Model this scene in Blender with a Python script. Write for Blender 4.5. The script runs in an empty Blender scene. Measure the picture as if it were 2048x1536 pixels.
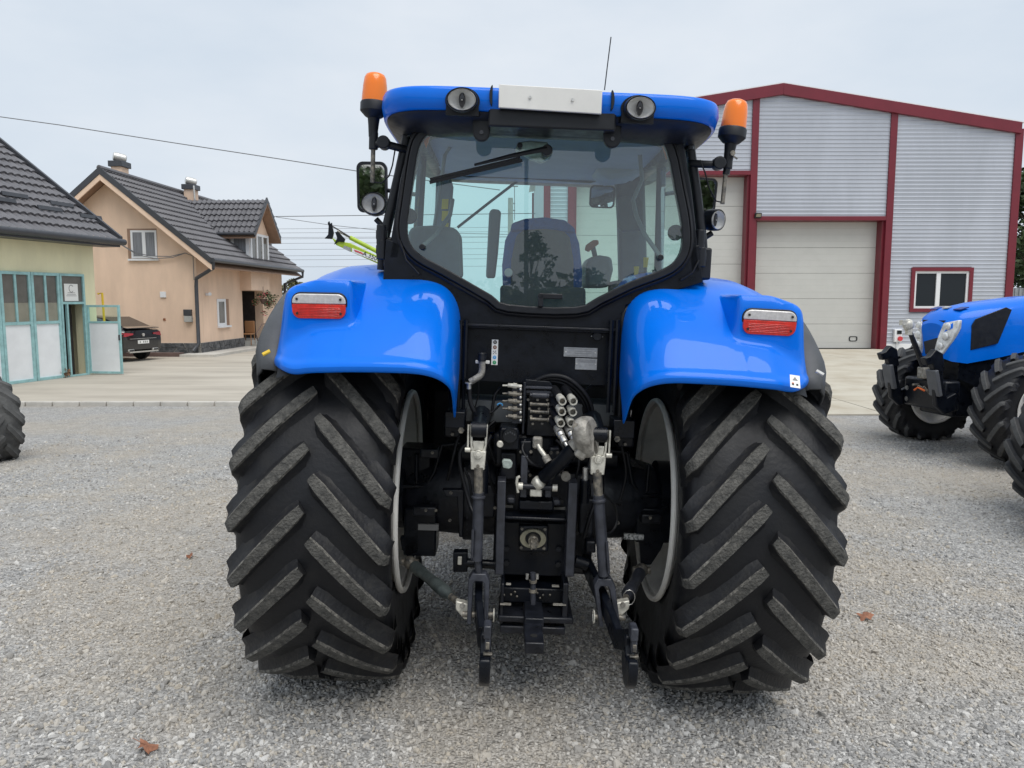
import bpy, math, random
from mathutils import Vector, Matrix
random.seed(7)
D = bpy.data
SC = bpy.context.scene
COL = SC.collection
rad = math.radians

# ------------------------------------------------------------------ camera, sky, sun, exposure
F_PX, CX, CY, PITCH, CAM_H = 1540.0, 1024.0, 768.0, 6.2, 1.95
cam_d = D.cameras.new('camera'); cam = D.objects.new('camera', cam_d); COL.objects.link(cam)
cam.location = (0, 0, CAM_H); cam.rotation_euler = (rad(90 - PITCH), 0, 0)
cam_d.sensor_width = 36.0; cam_d.lens = 36.0 * F_PX / 2048.0
cam_d.clip_start = 0.05; cam_d.clip_end = 2000
SC.camera = cam

SUN_EL, SUN_AZ = 64.0, 150.0           # azimuth clockwise from +Y
wd = D.worlds.new('World'); SC.world = wd; wd.use_nodes = True
nt = wd.node_tree; nt.nodes.clear()
def wn(t, **k):
    n = nt.nodes.new(t)
    for a, v in k.items(): setattr(n, a, v)
    return n
out = wn('ShaderNodeOutputWorld'); bg = wn('ShaderNodeBackground'); bg.inputs['Strength'].default_value = 0.05
sky = wn('ShaderNodeTexSky', sky_type='NISHITA', sun_disc=False)
sky.sun_elevation = rad(SUN_EL); sky.sun_rotation = rad(SUN_AZ); sky.dust_density = 3.0; sky.air_density = 1.2
bg2 = wn('ShaderNodeBackground'); bg2.inputs['Strength'].default_value = 0.72
tc = wn('ShaderNodeTexCoord'); mp = wn('ShaderNodeMapping'); mp.inputs['Scale'].default_value = (1.0, 1.0, 2.6)
no = wn('ShaderNodeTexNoise'); no.inputs['Scale'].default_value = 2.3; no.inputs['Detail'].default_value = 5
no.inputs['Roughness'].default_value = 0.55
cr = wn('ShaderNodeValToRGB')
cr.color_ramp.elements[0].position = 0.32; cr.color_ramp.elements[0].color = (0.590, 0.668, 0.758, 1)
cr.color_ramp.elements[1].position = 0.68; cr.color_ramp.elements[1].color = (0.720, 0.768, 0.828, 1)
nt.links.new(tc.outputs['Generated'], mp.inputs['Vector']); nt.links.new(mp.outputs[0], no.inputs['Vector'])
nt.links.new(no.outputs[0], cr.inputs[0]); nt.links.new(cr.outputs[0], bg2.inputs['Color'])
nt.links.new(sky.outputs[0], bg.inputs['Color'])
mx = wn('ShaderNodeMixShader'); mx.inputs[0].default_value = 0.90     # nine tenths closed cloud
nt.links.new(bg.outputs[0], mx.inputs[1]); nt.links.new(bg2.outputs[0], mx.inputs[2]); nt.links.new(mx.outputs[0], out.inputs[0])

sun_d = D.lights.new('sun', 'SUN'); sun = D.objects.new('sun', sun_d); COL.objects.link(sun)
sun_d.energy = 1.5; sun_d.angle = rad(48); sun_d.color = (1.0, 0.97, 0.92)
_e, _a = rad(SUN_EL), rad(SUN_AZ)
_s = Vector((math.sin(_a) * math.cos(_e), math.cos(_a) * math.cos(_e), math.sin(_e)))
sun.rotation_euler = _s.to_track_quat('Z', 'Y').to_euler()
SC.view_settings.view_transform = 'Standard'; SC.view_settings.look = 'None'
SC.view_settings.exposure = 0.70; SC.view_settings.gamma = 1.0; SC.view_settings.use_curve_mapping = False
SC.render.engine = 'CYCLES'
SC.cycles.use_denoising = True
SC.cycles.max_bounces = 8; SC.cycles.transparent_max_bounces = 16; SC.cycles.caustics_reflective = False; SC.cycles.caustics_refractive = False

# ------------------------------------------------------------------ where a pixel of the survey photograph lies at a known depth
_P = rad(PITCH)
def ray(px, py):
    a, b = (px - CX) / F_PX, -(py - CY) / F_PX
    return Vector((a, math.cos(_P) + b * math.sin(_P), -math.sin(_P) + b * math.cos(_P)))
CAMP = Vector((0, 0, CAM_H))
def W(px, py, Y):                       # world point at world depth Y
    d = ray(px, py); return CAMP + d * (Y / d.y)
def G(px, py, z=0.0):                   # world point on a level at height z
    d = ray(px, py); return CAMP + d * ((z - CAM_H) / d.z)
YAW, ROLL = rad(0.3), rad(2.1)
TR = Matrix.Translation((0.067, 4.0, 0.0)) @ Matrix.Rotation(YAW, 4, 'Z') @ Matrix.Rotation(ROLL, 4, 'Y')
_TI = TR.inverted()
def frame_unproject(Mi):
    o = Mi @ CAMP; R3 = Mi.to_3x3()
    def f(px, py, y):
        d = R3 @ ray(px, py); return o + d * ((y - o.y) / d.y)
    return f
L = frame_unproject(_TI)                # tractor-local point at local depth y (rear axle y=0, rear is -y)

# ------------------------------------------------------------------ materials
MATS = {}
def mat(name, col, rough=0.5, metal=0.0, var=0.0, vscale=6.0, bump=0.0, bscale=40.0, coat=0.0, col2=None, spec=0.5, rvar=0.0, stretch=None, detail=6.0, lo=0.35, hi=0.65, trans=0.0, emit=None):
    m = D.materials.new(name); m.use_nodes = True; n = m.node_tree.nodes; l = m.node_tree.links
    b = n['Principled BSDF']
    b.inputs['Base Color'].default_value = (*col, 1); b.inputs['Roughness'].default_value = rough
    b.inputs['Metallic'].default_value = metal; b.inputs['Specular IOR Level'].default_value = spec
    if coat: b.inputs['Coat Weight'].default_value = coat; b.inputs['Coat Roughness'].default_value = 0.03
    if trans: b.inputs['Transmission Weight'].default_value = trans
    if emit: b.inputs['Emission Color'].default_value = (*emit[0], 1); b.inputs['Emission Strength'].default_value = emit[1]
    if var or col2 or bump or rvar:
        t = n.new('ShaderNodeTexCoord'); v = t.outputs['Object']
        if stretch:
            mpn = n.new('ShaderNodeMapping'); mpn.inputs['Scale'].default_value = stretch
            l.new(v, mpn.inputs[0]); v = mpn.outputs[0]
        if var or col2 or rvar:
            t1 = n.new('ShaderNodeTexNoise'); t1.inputs['Scale'].default_value = vscale; t1.inputs['Detail'].default_value = detail
            t1.inputs['Roughness'].default_value = 0.62
            l.new(v, t1.inputs['Vector'])
        if var or col2:
            r = n.new('ShaderNodeValToRGB'); r.color_ramp.elements[0].position = lo; r.color_ramp.elements[1].position = hi
            c2 = col2 or tuple(min(1, c * (1 + var)) for c in col); c1 = col if col2 else tuple(c * (1 - var) for c in col)
            r.color_ramp.elements[0].color = (*c1, 1); r.color_ramp.elements[1].color = (*c2, 1)
            l.new(t1.outputs[0], r.inputs[0]); l.new(r.outputs[0], b.inputs['Base Color'])
        if rvar:
            mr = n.new('ShaderNodeMapRange'); mr.inputs[3].default_value = max(0.02, rough - rvar); mr.inputs[4].default_value = min(1, rough + rvar)
            mr.inputs[1].default_value = 0.3; mr.inputs[2].default_value = 0.7
            l.new(t1.outputs[0], mr.inputs[0]); l.new(mr.outputs[0], b.inputs['Roughness'])
        if bump:
            t2 = n.new('ShaderNodeTexNoise'); t2.inputs['Scale'].default_value = bscale; t2.inputs['Detail'].default_value = 4
            l.new(v, t2.inputs['Vector'])
            bp = n.new('ShaderNodeBump'); bp.inputs['Strength'].default_value = bump; bp.inputs['Distance'].default_value = 0.02
            l.new(t2.outputs[0], bp.inputs['Height']); l.new(bp.outputs[0], b.inputs['Normal'])
    MATS[name] = m; return m

def glass(name, tint, film=(0.5, 0.6, 0.62), film_w=0.05, refl=1.0, base=0.02):
    m = D.materials.new(name); m.use_nodes = True; n = m.node_tree.nodes; l = m.node_tree.links; n.clear()
    o = n.new('ShaderNodeOutputMaterial'); t = n.new('ShaderNodeBsdfTransparent'); t.inputs[0].default_value = (*tint, 1)
    d = n.new('ShaderNodeBsdfDiffuse'); d.inputs[0].default_value = (*film, 1)  # diffuse film: dust, plus the haze of reflected sky put in as colour
    g = n.new('ShaderNodeBsdfGlossy'); g.inputs['Roughness'].default_value = 0.0
    m1 = n.new('ShaderNodeMixShader'); m1.inputs[0].default_value = film_w
    f = n.new('ShaderNodeFresnel'); f.inputs[0].default_value = 1.5
    ma = n.new('ShaderNodeMath'); ma.operation = 'MULTIPLY_ADD'; ma.inputs[1].default_value = refl; ma.inputs[2].default_value = base
    m2 = n.new('ShaderNodeMixShader')
    l.new(t.outputs[0], m1.inputs[1]); l.new(d.outputs[0], m1.inputs[2]); l.new(f.outputs[0], ma.inputs[0])
    l.new(ma.outputs[0], m2.inputs[0]); l.new(m1.outputs[0], m2.inputs[1]); l.new(g.outputs[0], m2.inputs[2]); l.new(m2.outputs[0], o.inputs[0])
    MATS[name] = m; return m

mat('blue_paint', (0.0, 0.155, 0.74), 0.36, var=0.05, vscale=2.2, coat=0.38, rvar=0.05, spec=0.12, bump=0.012, bscale=7)
mat('blue_dark', (0.0, 0.030, 0.22), 0.4)
mat('black_paint', (0.0035, 0.005, 0.009), 0.34, spec=0.30, var=0.3, vscale=14, bump=0.04, bscale=60, rvar=0.12)
mat('black_plastic', (0.008, 0.0095, 0.013), 0.46, spec=0.4, var=0.25, vscale=20, rvar=0.1)
mat('dark_iron', (0.008, 0.0095, 0.0145), 0.38, spec=0.42, var=0.45, vscale=16, bump=0.10, bscale=45, rvar=0.15)
mat('grey_iron', (0.034, 0.037, 0.048), 0.42, var=0.3, vscale=22, bump=0.08, bscale=70, rvar=0.12)
mat('black_rubber', (0.006, 0.0065, 0.009), 0.52, spec=0.38, vscale=5, bump=0.10, bscale=55, col2=(0.018, 0.0175, 0.017), lo=0.48, hi=0.85, rvar=0.12, detail=9)
mat('worn_rubber', (0.042, 0.042, 0.040), 0.85, col2=(0.135, 0.13, 0.118), vscale=36, bump=0.7, bscale=85, lo=0.36, hi=0.74, detail=9)
mat('lug_side', (0.007, 0.0075, 0.010), 0.6, col2=(0.030, 0.0285, 0.026), vscale=14, bump=0.2, bscale=60, lo=0.48, hi=0.80)
mat('lug_edge', (0.06, 0.058, 0.053), 0.85, col2=(0.19, 0.18, 0.16), vscale=45, bump=0.6, bscale=90, lo=0.42, hi=0.62)
mat('dusty_rubber', (0.035, 0.036, 0.037), 0.8, col2=(0.10, 0.10, 0.098), vscale=6, bump=0.3, bscale=50, lo=0.3, hi=0.7)
mat('grey_plastic', (0.062, 0.066, 0.072), 0.55, var=0.15, vscale=8, bump=0.05, bscale=90)
mat('rim_white', (0.86, 0.84, 0.79), 0.45, var=0.12, vscale=5, rvar=0.1)
mat('white_plate', (0.72, 0.71, 0.68), 0.4, var=0.05, vscale=4)
mat('white_paint', (0.74, 0.75, 0.76), 0.45, var=0.05, vscale=5)
mat('silver', (0.62, 0.61, 0.58), 0.38, 0.75, var=0.2, vscale=40, rvar=0.1)
mat('pale_metal', (0.62, 0.60, 0.53), 0.42, 0.35, var=0.22, vscale=30, bump=0.1, bscale=90, rvar=0.12)
mat('cast_metal', (0.17, 0.16, 0.14), 0.62, 0.3, col2=(0.40, 0.38, 0.34), vscale=24, bump=0.35, bscale=60)
mat('worn_steel', (0.07, 0.07, 0.07), 0.5, 0.5, col2=(0.30, 0.27, 0.22), vscale=38, bump=0.2, bscale=90)
mat('green_grey', (0.09, 0.11, 0.11), 0.45, 0.3, var=0.3, vscale=20, bump=0.1, bscale=80)
mat('beige_paint', (0.30, 0.28, 0.20), 0.6, var=0.2, vscale=30)
mat('amber', (1.0, 0.215, 0.002), 0.2, trans=0.10, coat=0.4)
mat('red_lens', (0.62, 0.018, 0.010), 0.22, coat=0.5, var=0.2, vscale=40)
mat('clear_lens', (0.62, 0.60, 0.58), 0.28, 0.15, var=0.12, vscale=60, coat=0.4)
mat('reflector', (0.80, 0.80, 0.79), 0.30, 0.30, var=0.08, vscale=30)
mat('mirror', (0.85, 0.87, 0.88), 0.02, 1.0)
mat('plate_grey', (0.32, 0.33, 0.34), 0.45, 0.2, var=0.15, vscale=60)
mat('green_pale', (0.36, 0.42, 0.39), 0.6, var=0.2, vscale=60)
mat('worn_white', (0.10, 0.11, 0.11), 0.7, col2=(0.62, 0.62, 0.60), vscale=90, lo=0.42, hi=0.55)
mat('lamp_dark', (0.05, 0.05, 0.055), 0.15, 0.6)
mat('sticker_white', (0.78, 0.78, 0.76), 0.5)
mat('ink_black', (0.015, 0.015, 0.015), 0.6)
mat('ink_brown', (0.20, 0.07, 0.03), 0.6)
mat('ink_blue', (0.08, 0.35, 0.70), 0.6)
mat('ink_green', (0.02, 0.30, 0.12), 0.6)
mat('ink_grey', (0.22, 0.22, 0.22), 0.6)
mat('ink_red', (0.55, 0.04, 0.05), 0.6)
mat('seat_blue', (0.008, 0.08, 0.30), 0.85, var=0.15, vscale=30)
mat('cab_grey', (0.19, 0.205, 0.215), 0.7, var=0.1, vscale=10)
mat('cab_light', (0.42, 0.44, 0.45), 0.8, var=0.06, vscale=5)
mat('cab_dark', (0.075, 0.083, 0.09), 0.7, var=0.15, vscale=10)
mat('yellow', (0.75, 0.50, 0.03), 0.5)
mat('orange_part', (0.62, 0.12, 0.02), 0.5, var=0.2)
mat('skin_pink_handle', (0.42, 0.13, 0.07), 0.6)
glass('cab_glass', (0.74, 0.92, 0.90), film=(0.62, 0.72, 0.74), film_w=0.04, refl=1.2, base=0.05)
glass('front_glass', (0.80, 0.97, 0.94), film_w=0.015, refl=0.3, base=0.0)

# ------------------------------------------------------------------ mesh collector
class MB:
    def __init__(s): s.v = []; s.f = []; s.mi = []; s.m = 0
    def add(s, vs, fs):
        o = len(s.v); s.v += [tuple(v) for v in vs]; s.f += [tuple(i + o for i in f) for f in fs]; s.mi += [s.m] * len(fs); return s
    def box(s, c, d, rot=None):
        x, y, z = [k / 2 for k in d]; vs = [Vector((a * x, b * y, e * z)) for e in (-1, 1) for b in (-1, 1) for a in (-1, 1)]
        if rot is not None: vs = [rot @ v for v in vs]
        c = Vector(c); vs = [v + c for v in vs]
        return s.add(vs, [(0, 2, 3, 1), (4, 5, 7, 6), (0, 1, 5, 4), (2, 6, 7, 3), (0, 4, 6, 2), (1, 3, 7, 5)])
    def bb(s, a, b):
        a = Vector(a); b = Vector(b); return s.box((a + b) / 2, [abs(q) for q in (b - a)])
    def cyl(s, p0, p1, r0, r1=None, n=16, caps=True):
        return s.lathe(p0, Vector(p1) - Vector(p0), [(0, r0), (1, r0 if r1 is None else r1)], n, caps)
    def lathe(s, p0, ax, prof, n=20, caps=True, sx=1.0):
        p0 = Vector(p0); ax = Vector(ax); z = ax.normalized()
        q = Vector((0, 0, 1)) if abs(z.z) < 0.9 else Vector((1, 0, 0))
        a = q.cross(z).normalized(); b = z.cross(a)
        vs = []; fs = []
        for t, r in prof:
            for k in range(n):
                w = 2 * math.pi * k / n
                vs.append(p0 + ax * t + a * (r * math.cos(w) * sx) + b * (r * math.sin(w)))
        for i in range(len(prof) - 1):
            for k in range(n):
                k2 = (k + 1) % n; fs.append((i * n + k, i * n + k2, (i + 1) * n + k2, (i + 1) * n + k))
        if caps: fs.append(tuple(range(n - 1, -1, -1))); fs.append(tuple((len(prof) - 1) * n + k for k in range(n)))
        return s.add(vs, fs)
    def tube(s, path, r, n=8, caps=True):
        P = [Vector(p) for p in path]; rs = r if isinstance(r, (list, tuple)) else [r] * len(P)
        vs = []; fs = []; a = None
        for i, p in enumerate(P):
            t = ((P[min(i + 1, len(P) - 1)] - P[max(i - 1, 0)])).normalized()
            if a is None:
                q = Vector((0, 0, 1)) if abs(t.z) < 0.9 else Vector((1, 0, 0)); a = q.cross(t).normalized()
            a = (a - t * a.dot(t)).normalized(); b = t.cross(a)
            for k in range(n):
                w = 2 * math.pi * k / n; vs.append(p + a * (rs[i] * math.cos(w)) + b * (rs[i] * math.sin(w)))
        for i in range(len(P) - 1):
            for k in range(n):
                k2 = (k + 1) % n; fs.append((i * n + k, i * n + k2, (i + 1) * n + k2, (i + 1) * n + k))
        if caps: fs.append(tuple(range(n - 1, -1, -1))); fs.append(tuple((len(P) - 1) * n + k for k in range(n)))
        return s.add(vs, fs)
    def prism(s, poly, off):
        P = [Vector(p) for p in poly]; off = Vector(off); n = len(P)
        fs = [tuple(range(n)), tuple(range(2 * n - 1, n - 1, -1))]
        for k in range(n): k2 = (k + 1) % n; fs.append((k, n + k, n + k2, k2))
        return s.add(P + [p + off for p in P], fs)
    def ring(s, A, B, off):             # a frame between two closed outlines of equal length
        A = [Vector(p) for p in A]; B = [Vector(p) for p in B]; off = Vector(off); n = len(A)
        vs = A + B + [p + off for p in A] + [p + off for p in B]; fs = []
        for k in range(n):
            j = (k + 1) % n
            fs += [(k, j, n + j, n + k), (2 * n + j, 2 * n + k, 3 * n + k, 3 * n + j), (j, k, 2 * n + k, 2 * n + j), (n + k, n + j, 3 * n + j, 3 * n + k)]
        return s.add(vs, fs)
    def grid(s, rows, close=False):
        m = len(rows); n = len(rows[0]); vs = [p for r in rows for p in r]; fs = []
        for i in range(m - 1):
            for k in range(n if close else n - 1):
                k2 = (k + 1) % n; fs.append((i * n + k, i * n + k2, (i + 1) * n + k2, (i + 1) * n + k))
        return s.add(vs, fs)
    def ball(s, c, r, n=12, m=8, sc=(1, 1, 1)):
        c = Vector(c); rows = []
        for i in range(m + 1):
            a = math.pi * i / m
            rows.append([c + Vector((r * sc[0] * math.sin(a) * math.cos(2 * math.pi * k / n), r * sc[1] * math.sin(a) * math.sin(2 * math.pi * k / n), r * sc[2] * math.cos(a))) for k in range(n)])
        return s.grid(rows, True)
    def mesh(s, name, mats, smooth=40):
        me = D.meshes.new(name); me.from_pydata(s.v, [], s.f); me.validate()
        for m in (mats if isinstance(mats, (list, tuple)) else [mats]): me.materials.append(MATS[m])
        if len(me.materials) > 1 and len(me.polygons) == len(s.mi): me.polygons.foreach_set('material_index', s.mi)
        if smooth:
            me.polygons.foreach_set('use_smooth', [True] * len(me.polygons)); me.set_sharp_from_angle(angle=rad(smooth))
        me.update(); return me
    def build(s, name, mats, parent=None, smooth=40, bevel=0.0, seg=2, solid=0.0, solid_off=-1.0):
        return link(name, s.mesh(name, mats, smooth), parent, bevel, seg, solid, solid_off)
def link(name, me, parent=None, bevel=0.0, seg=2, solid=0.0, solid_off=-1.0):
    o = D.objects.new(name, me); COL.objects.link(o)
    if parent is not None: o.parent = parent
    if solid:
        m = o.modifiers.new('solid', 'SOLIDIFY'); m.thickness = solid; m.offset = solid_off
    if bevel:
        m = o.modifiers.new('bevel', 'BEVEL'); m.width = bevel; m.segments = seg; m.limit_method = 'ANGLE'; m.angle_limit = rad(35); m.harden_normals = False
    return o
def tag(o, label, cat, group=None, kind=None):
    if label: o['label'] = label
    if cat: o['category'] = cat
    if group: o['group'] = group
    if kind: o['kind'] = kind
    return o
def empty(name, matrix=None, parent=None):
    o = D.objects.new(name, None); COL.objects.link(o); o.empty_display_size = 0.1
    if parent is not None: o.parent = parent
    if matrix is not None: o.matrix_local = matrix
    return o
def structure(o): o['kind'] = 'structure'; return o
def text(name, s, p, size, m, parent, rot=(rad(90), 0, 0), align='CENTER'):
    c = D.curves.new(name, 'FONT'); c.body = s; c.size = size; c.align_x = align; c.align_y = 'CENTER'; c.extrude = 0.0004; c.materials.append(MATS[m])
    tmp = D.objects.new(name, c); COL.objects.link(tmp); bpy.context.view_layer.update()
    me = D.meshes.new_from_object(tmp.evaluated_get(bpy.context.evaluated_depsgraph_get())); D.objects.remove(tmp)
    o = D.objects.new(name, me); COL.objects.link(o); o.parent = parent; o.location = p; o.rotation_euler = rot; return o
def smooth01(a, b, x):
    t = max(0.0, min(1.0, (x - a) / (b - a))); return t * t * (3 - 2 * t)
def spline(pts, n=8):                   # Catmull-Rom through the points
    P = [Vector(p) for p in pts]; out_ = []
    for i in range(len(P) - 1):
        p0 = P[max(i - 1, 0)]; p1 = P[i]; p2 = P[i + 1]; p3 = P[min(i + 2, len(P) - 1)]
        for k in range(n):
            t = k / n
            out_.append(0.5 * ((2 * p1) + (p2 - p0) * t + (2 * p0 - 5 * p1 + 4 * p2 - p3) * t * t + (3 * p1 - p0 - 3 * p2 + p3) * t ** 3))
    out_.append(P[-1]); return out_
def shift(outline, d):                  # offset a closed outline in the x-z plane (outward for d > 0 on a clockwise-from-rear outline)
    n = len(outline); c = sum(outline, Vector()) / n; res = []
    for i, p in enumerate(outline):
        t = (outline[(i + 1) % n] - outline[i - 1]); nn = Vector((t.z, 0, -t.x)).normalized()
        if nn.dot(p - c) < 0: nn = -nn
        res.append(p + nn * d)
    return res
def rrect(x0, z0, x1, z1, r, y, n=5):
    pts = []
    for cx, cz, a0 in ((x1 - r, z1 - r, 0), (x0 + r, z1 - r, 90), (x0 + r, z0 + r, 180), (x1 - r, z0 + r, 270)):
        for k in range(n + 1):
            a = rad(a0 + 90 * k / n); pts.append(Vector((cx + r * math.cos(a), y, cz + r * math.sin(a))))
    return pts
# ------------------------------------------------------------------ ground
def gz(x, y):                           # the gravel falls a little to the right where the tractor stands, level farther off
    return -0.0367 * 2.6 * math.tanh((x - 0.067) / 2.6) * (1 - smooth01(6.5, 12.0, y)) * smooth01(-14, -4, y)
def gravel_material():
    m = D.materials.new('gravel_ground'); m.use_nodes = True; n = m.node_tree.nodes; l = m.node_tree.links; b = n['Principled BSDF']
    t = n.new('ShaderNodeTexCoord')
    v1 = n.new('ShaderNodeTexVoronoi'); v1.inputs['Scale'].default_value = 62; v1.inputs['Randomness'].default_value = 1
    v2 = n.new('ShaderNodeTexVoronoi'); v2.inputs['Scale'].default_value = 26; v2.inputs['Randomness'].default_value = 1
    n1 = n.new('ShaderNodeTexNoise'); n1.inputs['Scale'].default_value = 0.55; n1.inputs['Detail'].default_value = 7; n1.inputs['Roughness'].default_value = 0.62
    n2 = n.new('ShaderNodeTexNoise'); n2.inputs['Scale'].default_value = 5; n2.inputs['Detail'].default_value = 8; n2.inputs['Roughness'].default_value = 0.7
    for q in (v1, v2, n1, n2): l.new(t.outputs['Object'], q.inputs['Vector'])
    sep = n.new('ShaderNodeSeparateColor'); l.new(v1.outputs['Color'], sep.inputs[0])
    r1 = n.new('ShaderNodeValToRGB'); e = r1.color_ramp.elements
    e[0].position = 0.0; e[0].color = (0.26, 0.255, 0.248, 1); e[1].position = 1.0; e[1].color = (0.54, 0.53, 0.51, 1)
    l.new(sep.outputs[0], r1.inputs[0])
    r2 = n.new('ShaderNodeValToRGB'); e = r2.color_ramp.elements
    e[0].position = 0.44; e[0].color = (0, 0, 0, 1); e[1].position = 0.58; e[1].color = (1, 1, 1, 1)
    l.new(n1.outputs[0], r2.inputs[0])
    mx1 = n.new('ShaderNodeMix'); mx1.data_type = 'RGBA'; mx1.inputs[7].default_value = (0.47, 0.41, 0.325, 1)
    mu = n.new('ShaderNodeMath'); mu.operation = 'MULTIPLY'; mu.inputs[1].default_value = 0.45
    l.new(r2.outputs[0], mu.inputs[0]); l.new(mu.outputs[0], mx1.inputs[0]); l.new(r1.outputs[0], mx1.inputs[6])
    mx2 = n.new('ShaderNodeMix'); mx2.data_type = 'RGBA'; mx2.blend_type = 'MULTIPLY'; mx2.inputs[0].default_value = 0.55
    r3 = n.new('ShaderNodeValToRGB'); e = r3.color_ramp.elements; e[0].position = 0.25; e[0].color = (0.62, 0.62, 0.63, 1); e[1].position = 0.7; e[1].color = (1.15, 1.15, 1.15, 1)
    l.new(n2.outputs[0], r3.inputs[0]); l.new(mx1.outputs[2], mx2.inputs[6]); l.new(r3.outputs[0], mx2.inputs[7])
    l.new(mx2.outputs[2], b.inputs['Base Color']); b.inputs['Roughness'].default_value = 0.9
    ad = n.new('ShaderNodeMath'); ad.operation = 'ADD'; l.new(v1.outputs['Distance'], ad.inputs[0]); l.new(v2.outputs['Distance'], ad.inputs[1])
    bp = n.new('ShaderNodeBump'); bp.invert = True; bp.inputs['Strength'].default_value = 0.9; bp.inputs['Distance'].default_value = 0.02
    l.new(ad.outputs[0], bp.inputs['Height']); l.new(bp.outputs[0], b.inputs['Normal'])
    MATS['gravel_ground'] = m
gravel_material()
def stone_material():
    m = D.materials.new('stone'); m.use_nodes = True; n = m.node_tree.nodes; l = m.node_tree.links; b = n['Principled BSDF']
    oi = n.new('ShaderNodeObjectInfo'); r = n.new('ShaderNodeValToRGB'); e = r.color_ramp.elements
    e[0].position = 0.0; e[0].color = (0.22, 0.217, 0.212, 1); e[1].position = 1.0; e[1].color = (0.60, 0.59, 0.57, 1)
    for p, c in ((0.25, (0.32, 0.315, 0.308)), (0.5, (0.40, 0.392, 0.378)), (0.7, (0.43, 0.39, 0.33)), (0.85, (0.51, 0.50, 0.48))):
        q = e.new(p); q.color = (*c, 1)
    l.new(oi.outputs['Random'], r.inputs[0])
    # dust lies in the same patches as on the ground below: noise over the stone's place in the yard
    nn = n.new('ShaderNodeTexNoise'); nn.inputs['Scale'].default_value = 0.55; nn.inputs['Detail'].default_value = 7; nn.inputs['Roughness'].default_value = 0.62
    l.new(oi.outputs['Location'], nn.inputs['Vector'])
    r2 = n.new('ShaderNodeValToRGB'); r2.color_ramp.elements[0].position = 0.44; r2.color_ramp.elements[1].position = 0.58
    r2.color_ramp.elements[1].color = (0.46, 0.46, 0.46, 1); l.new(nn.outputs[0], r2.inputs[0])
    mx = n.new('ShaderNodeMix'); mx.data_type = 'RGBA'; mx.inputs[7].default_value = (0.47, 0.41, 0.325, 1)
    l.new(r2.outputs[0], mx.inputs[0]); l.new(r.outputs[0], mx.inputs[6]); l.new(mx.outputs[2], b.inputs['Base Color'])
    b.inputs['Roughness'].default_value = 0.85; MATS['stone'] = m
stone_material()
def axis_steps(near, far, step):
    a = []; x = 0.0; st = step
    while x < far:
        a.append(x); x += st
        if x > near: st *= 1.35
    return a + [far]
xs = axis_steps(9, 600, 0.35); xs = [-x for x in xs[:0:-1]] + xs
ys = [-y for y in axis_steps(3, 300, 0.6)[:0:-1]] + axis_steps(16, 900, 0.35)
g = MB(); g.grid([[Vector((x, y, gz(x, y))) for x in xs] for y in ys])
ground = structure(g.build('ground', 'gravel_ground', smooth=180))

# loose gravel: far too many stones to count, one object of instanced stones
gp = MB(); gxs = [-6.5 + 0.25 * i for i in range(57)]; gys = [1.2 + 0.25 * i for i in range(44)]
gp.grid([[Vector((x, y, gz(x, y) + 0.001)) for x in gxs] for y in gys])
gravel = gp.build('gravel', 'stone', smooth=0); gravel['kind'] = 'stuff'; gravel['label'] = 'loose grey crushed stone gravel spread over the yard'
at = gravel.data.attributes.new('dens', 'FLOAT', 'POINT')
dv = []
for y in gys:
    for x in gxs:
        h = math.hypot(x, y); inside = abs(x) < 0.70 * y + 0.3
        patch = 0.5 + 0.5 * math.sin(1.3 * x + 0.7 * y) * math.sin(0.9 * y - 1.7 * x + 2); patch -= .35 * (x < -1.2) * smooth01(3.6, 4.6, y)
        dv.append((0 if not inside else max(0.0, 3400 * (3.2 / max(h, 3.2)) ** 1.45 * (0.55 + 0.6 * patch))) * (1 - smooth01(9.5, 12, y)))
at.data.foreach_set('value', dv)
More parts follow.
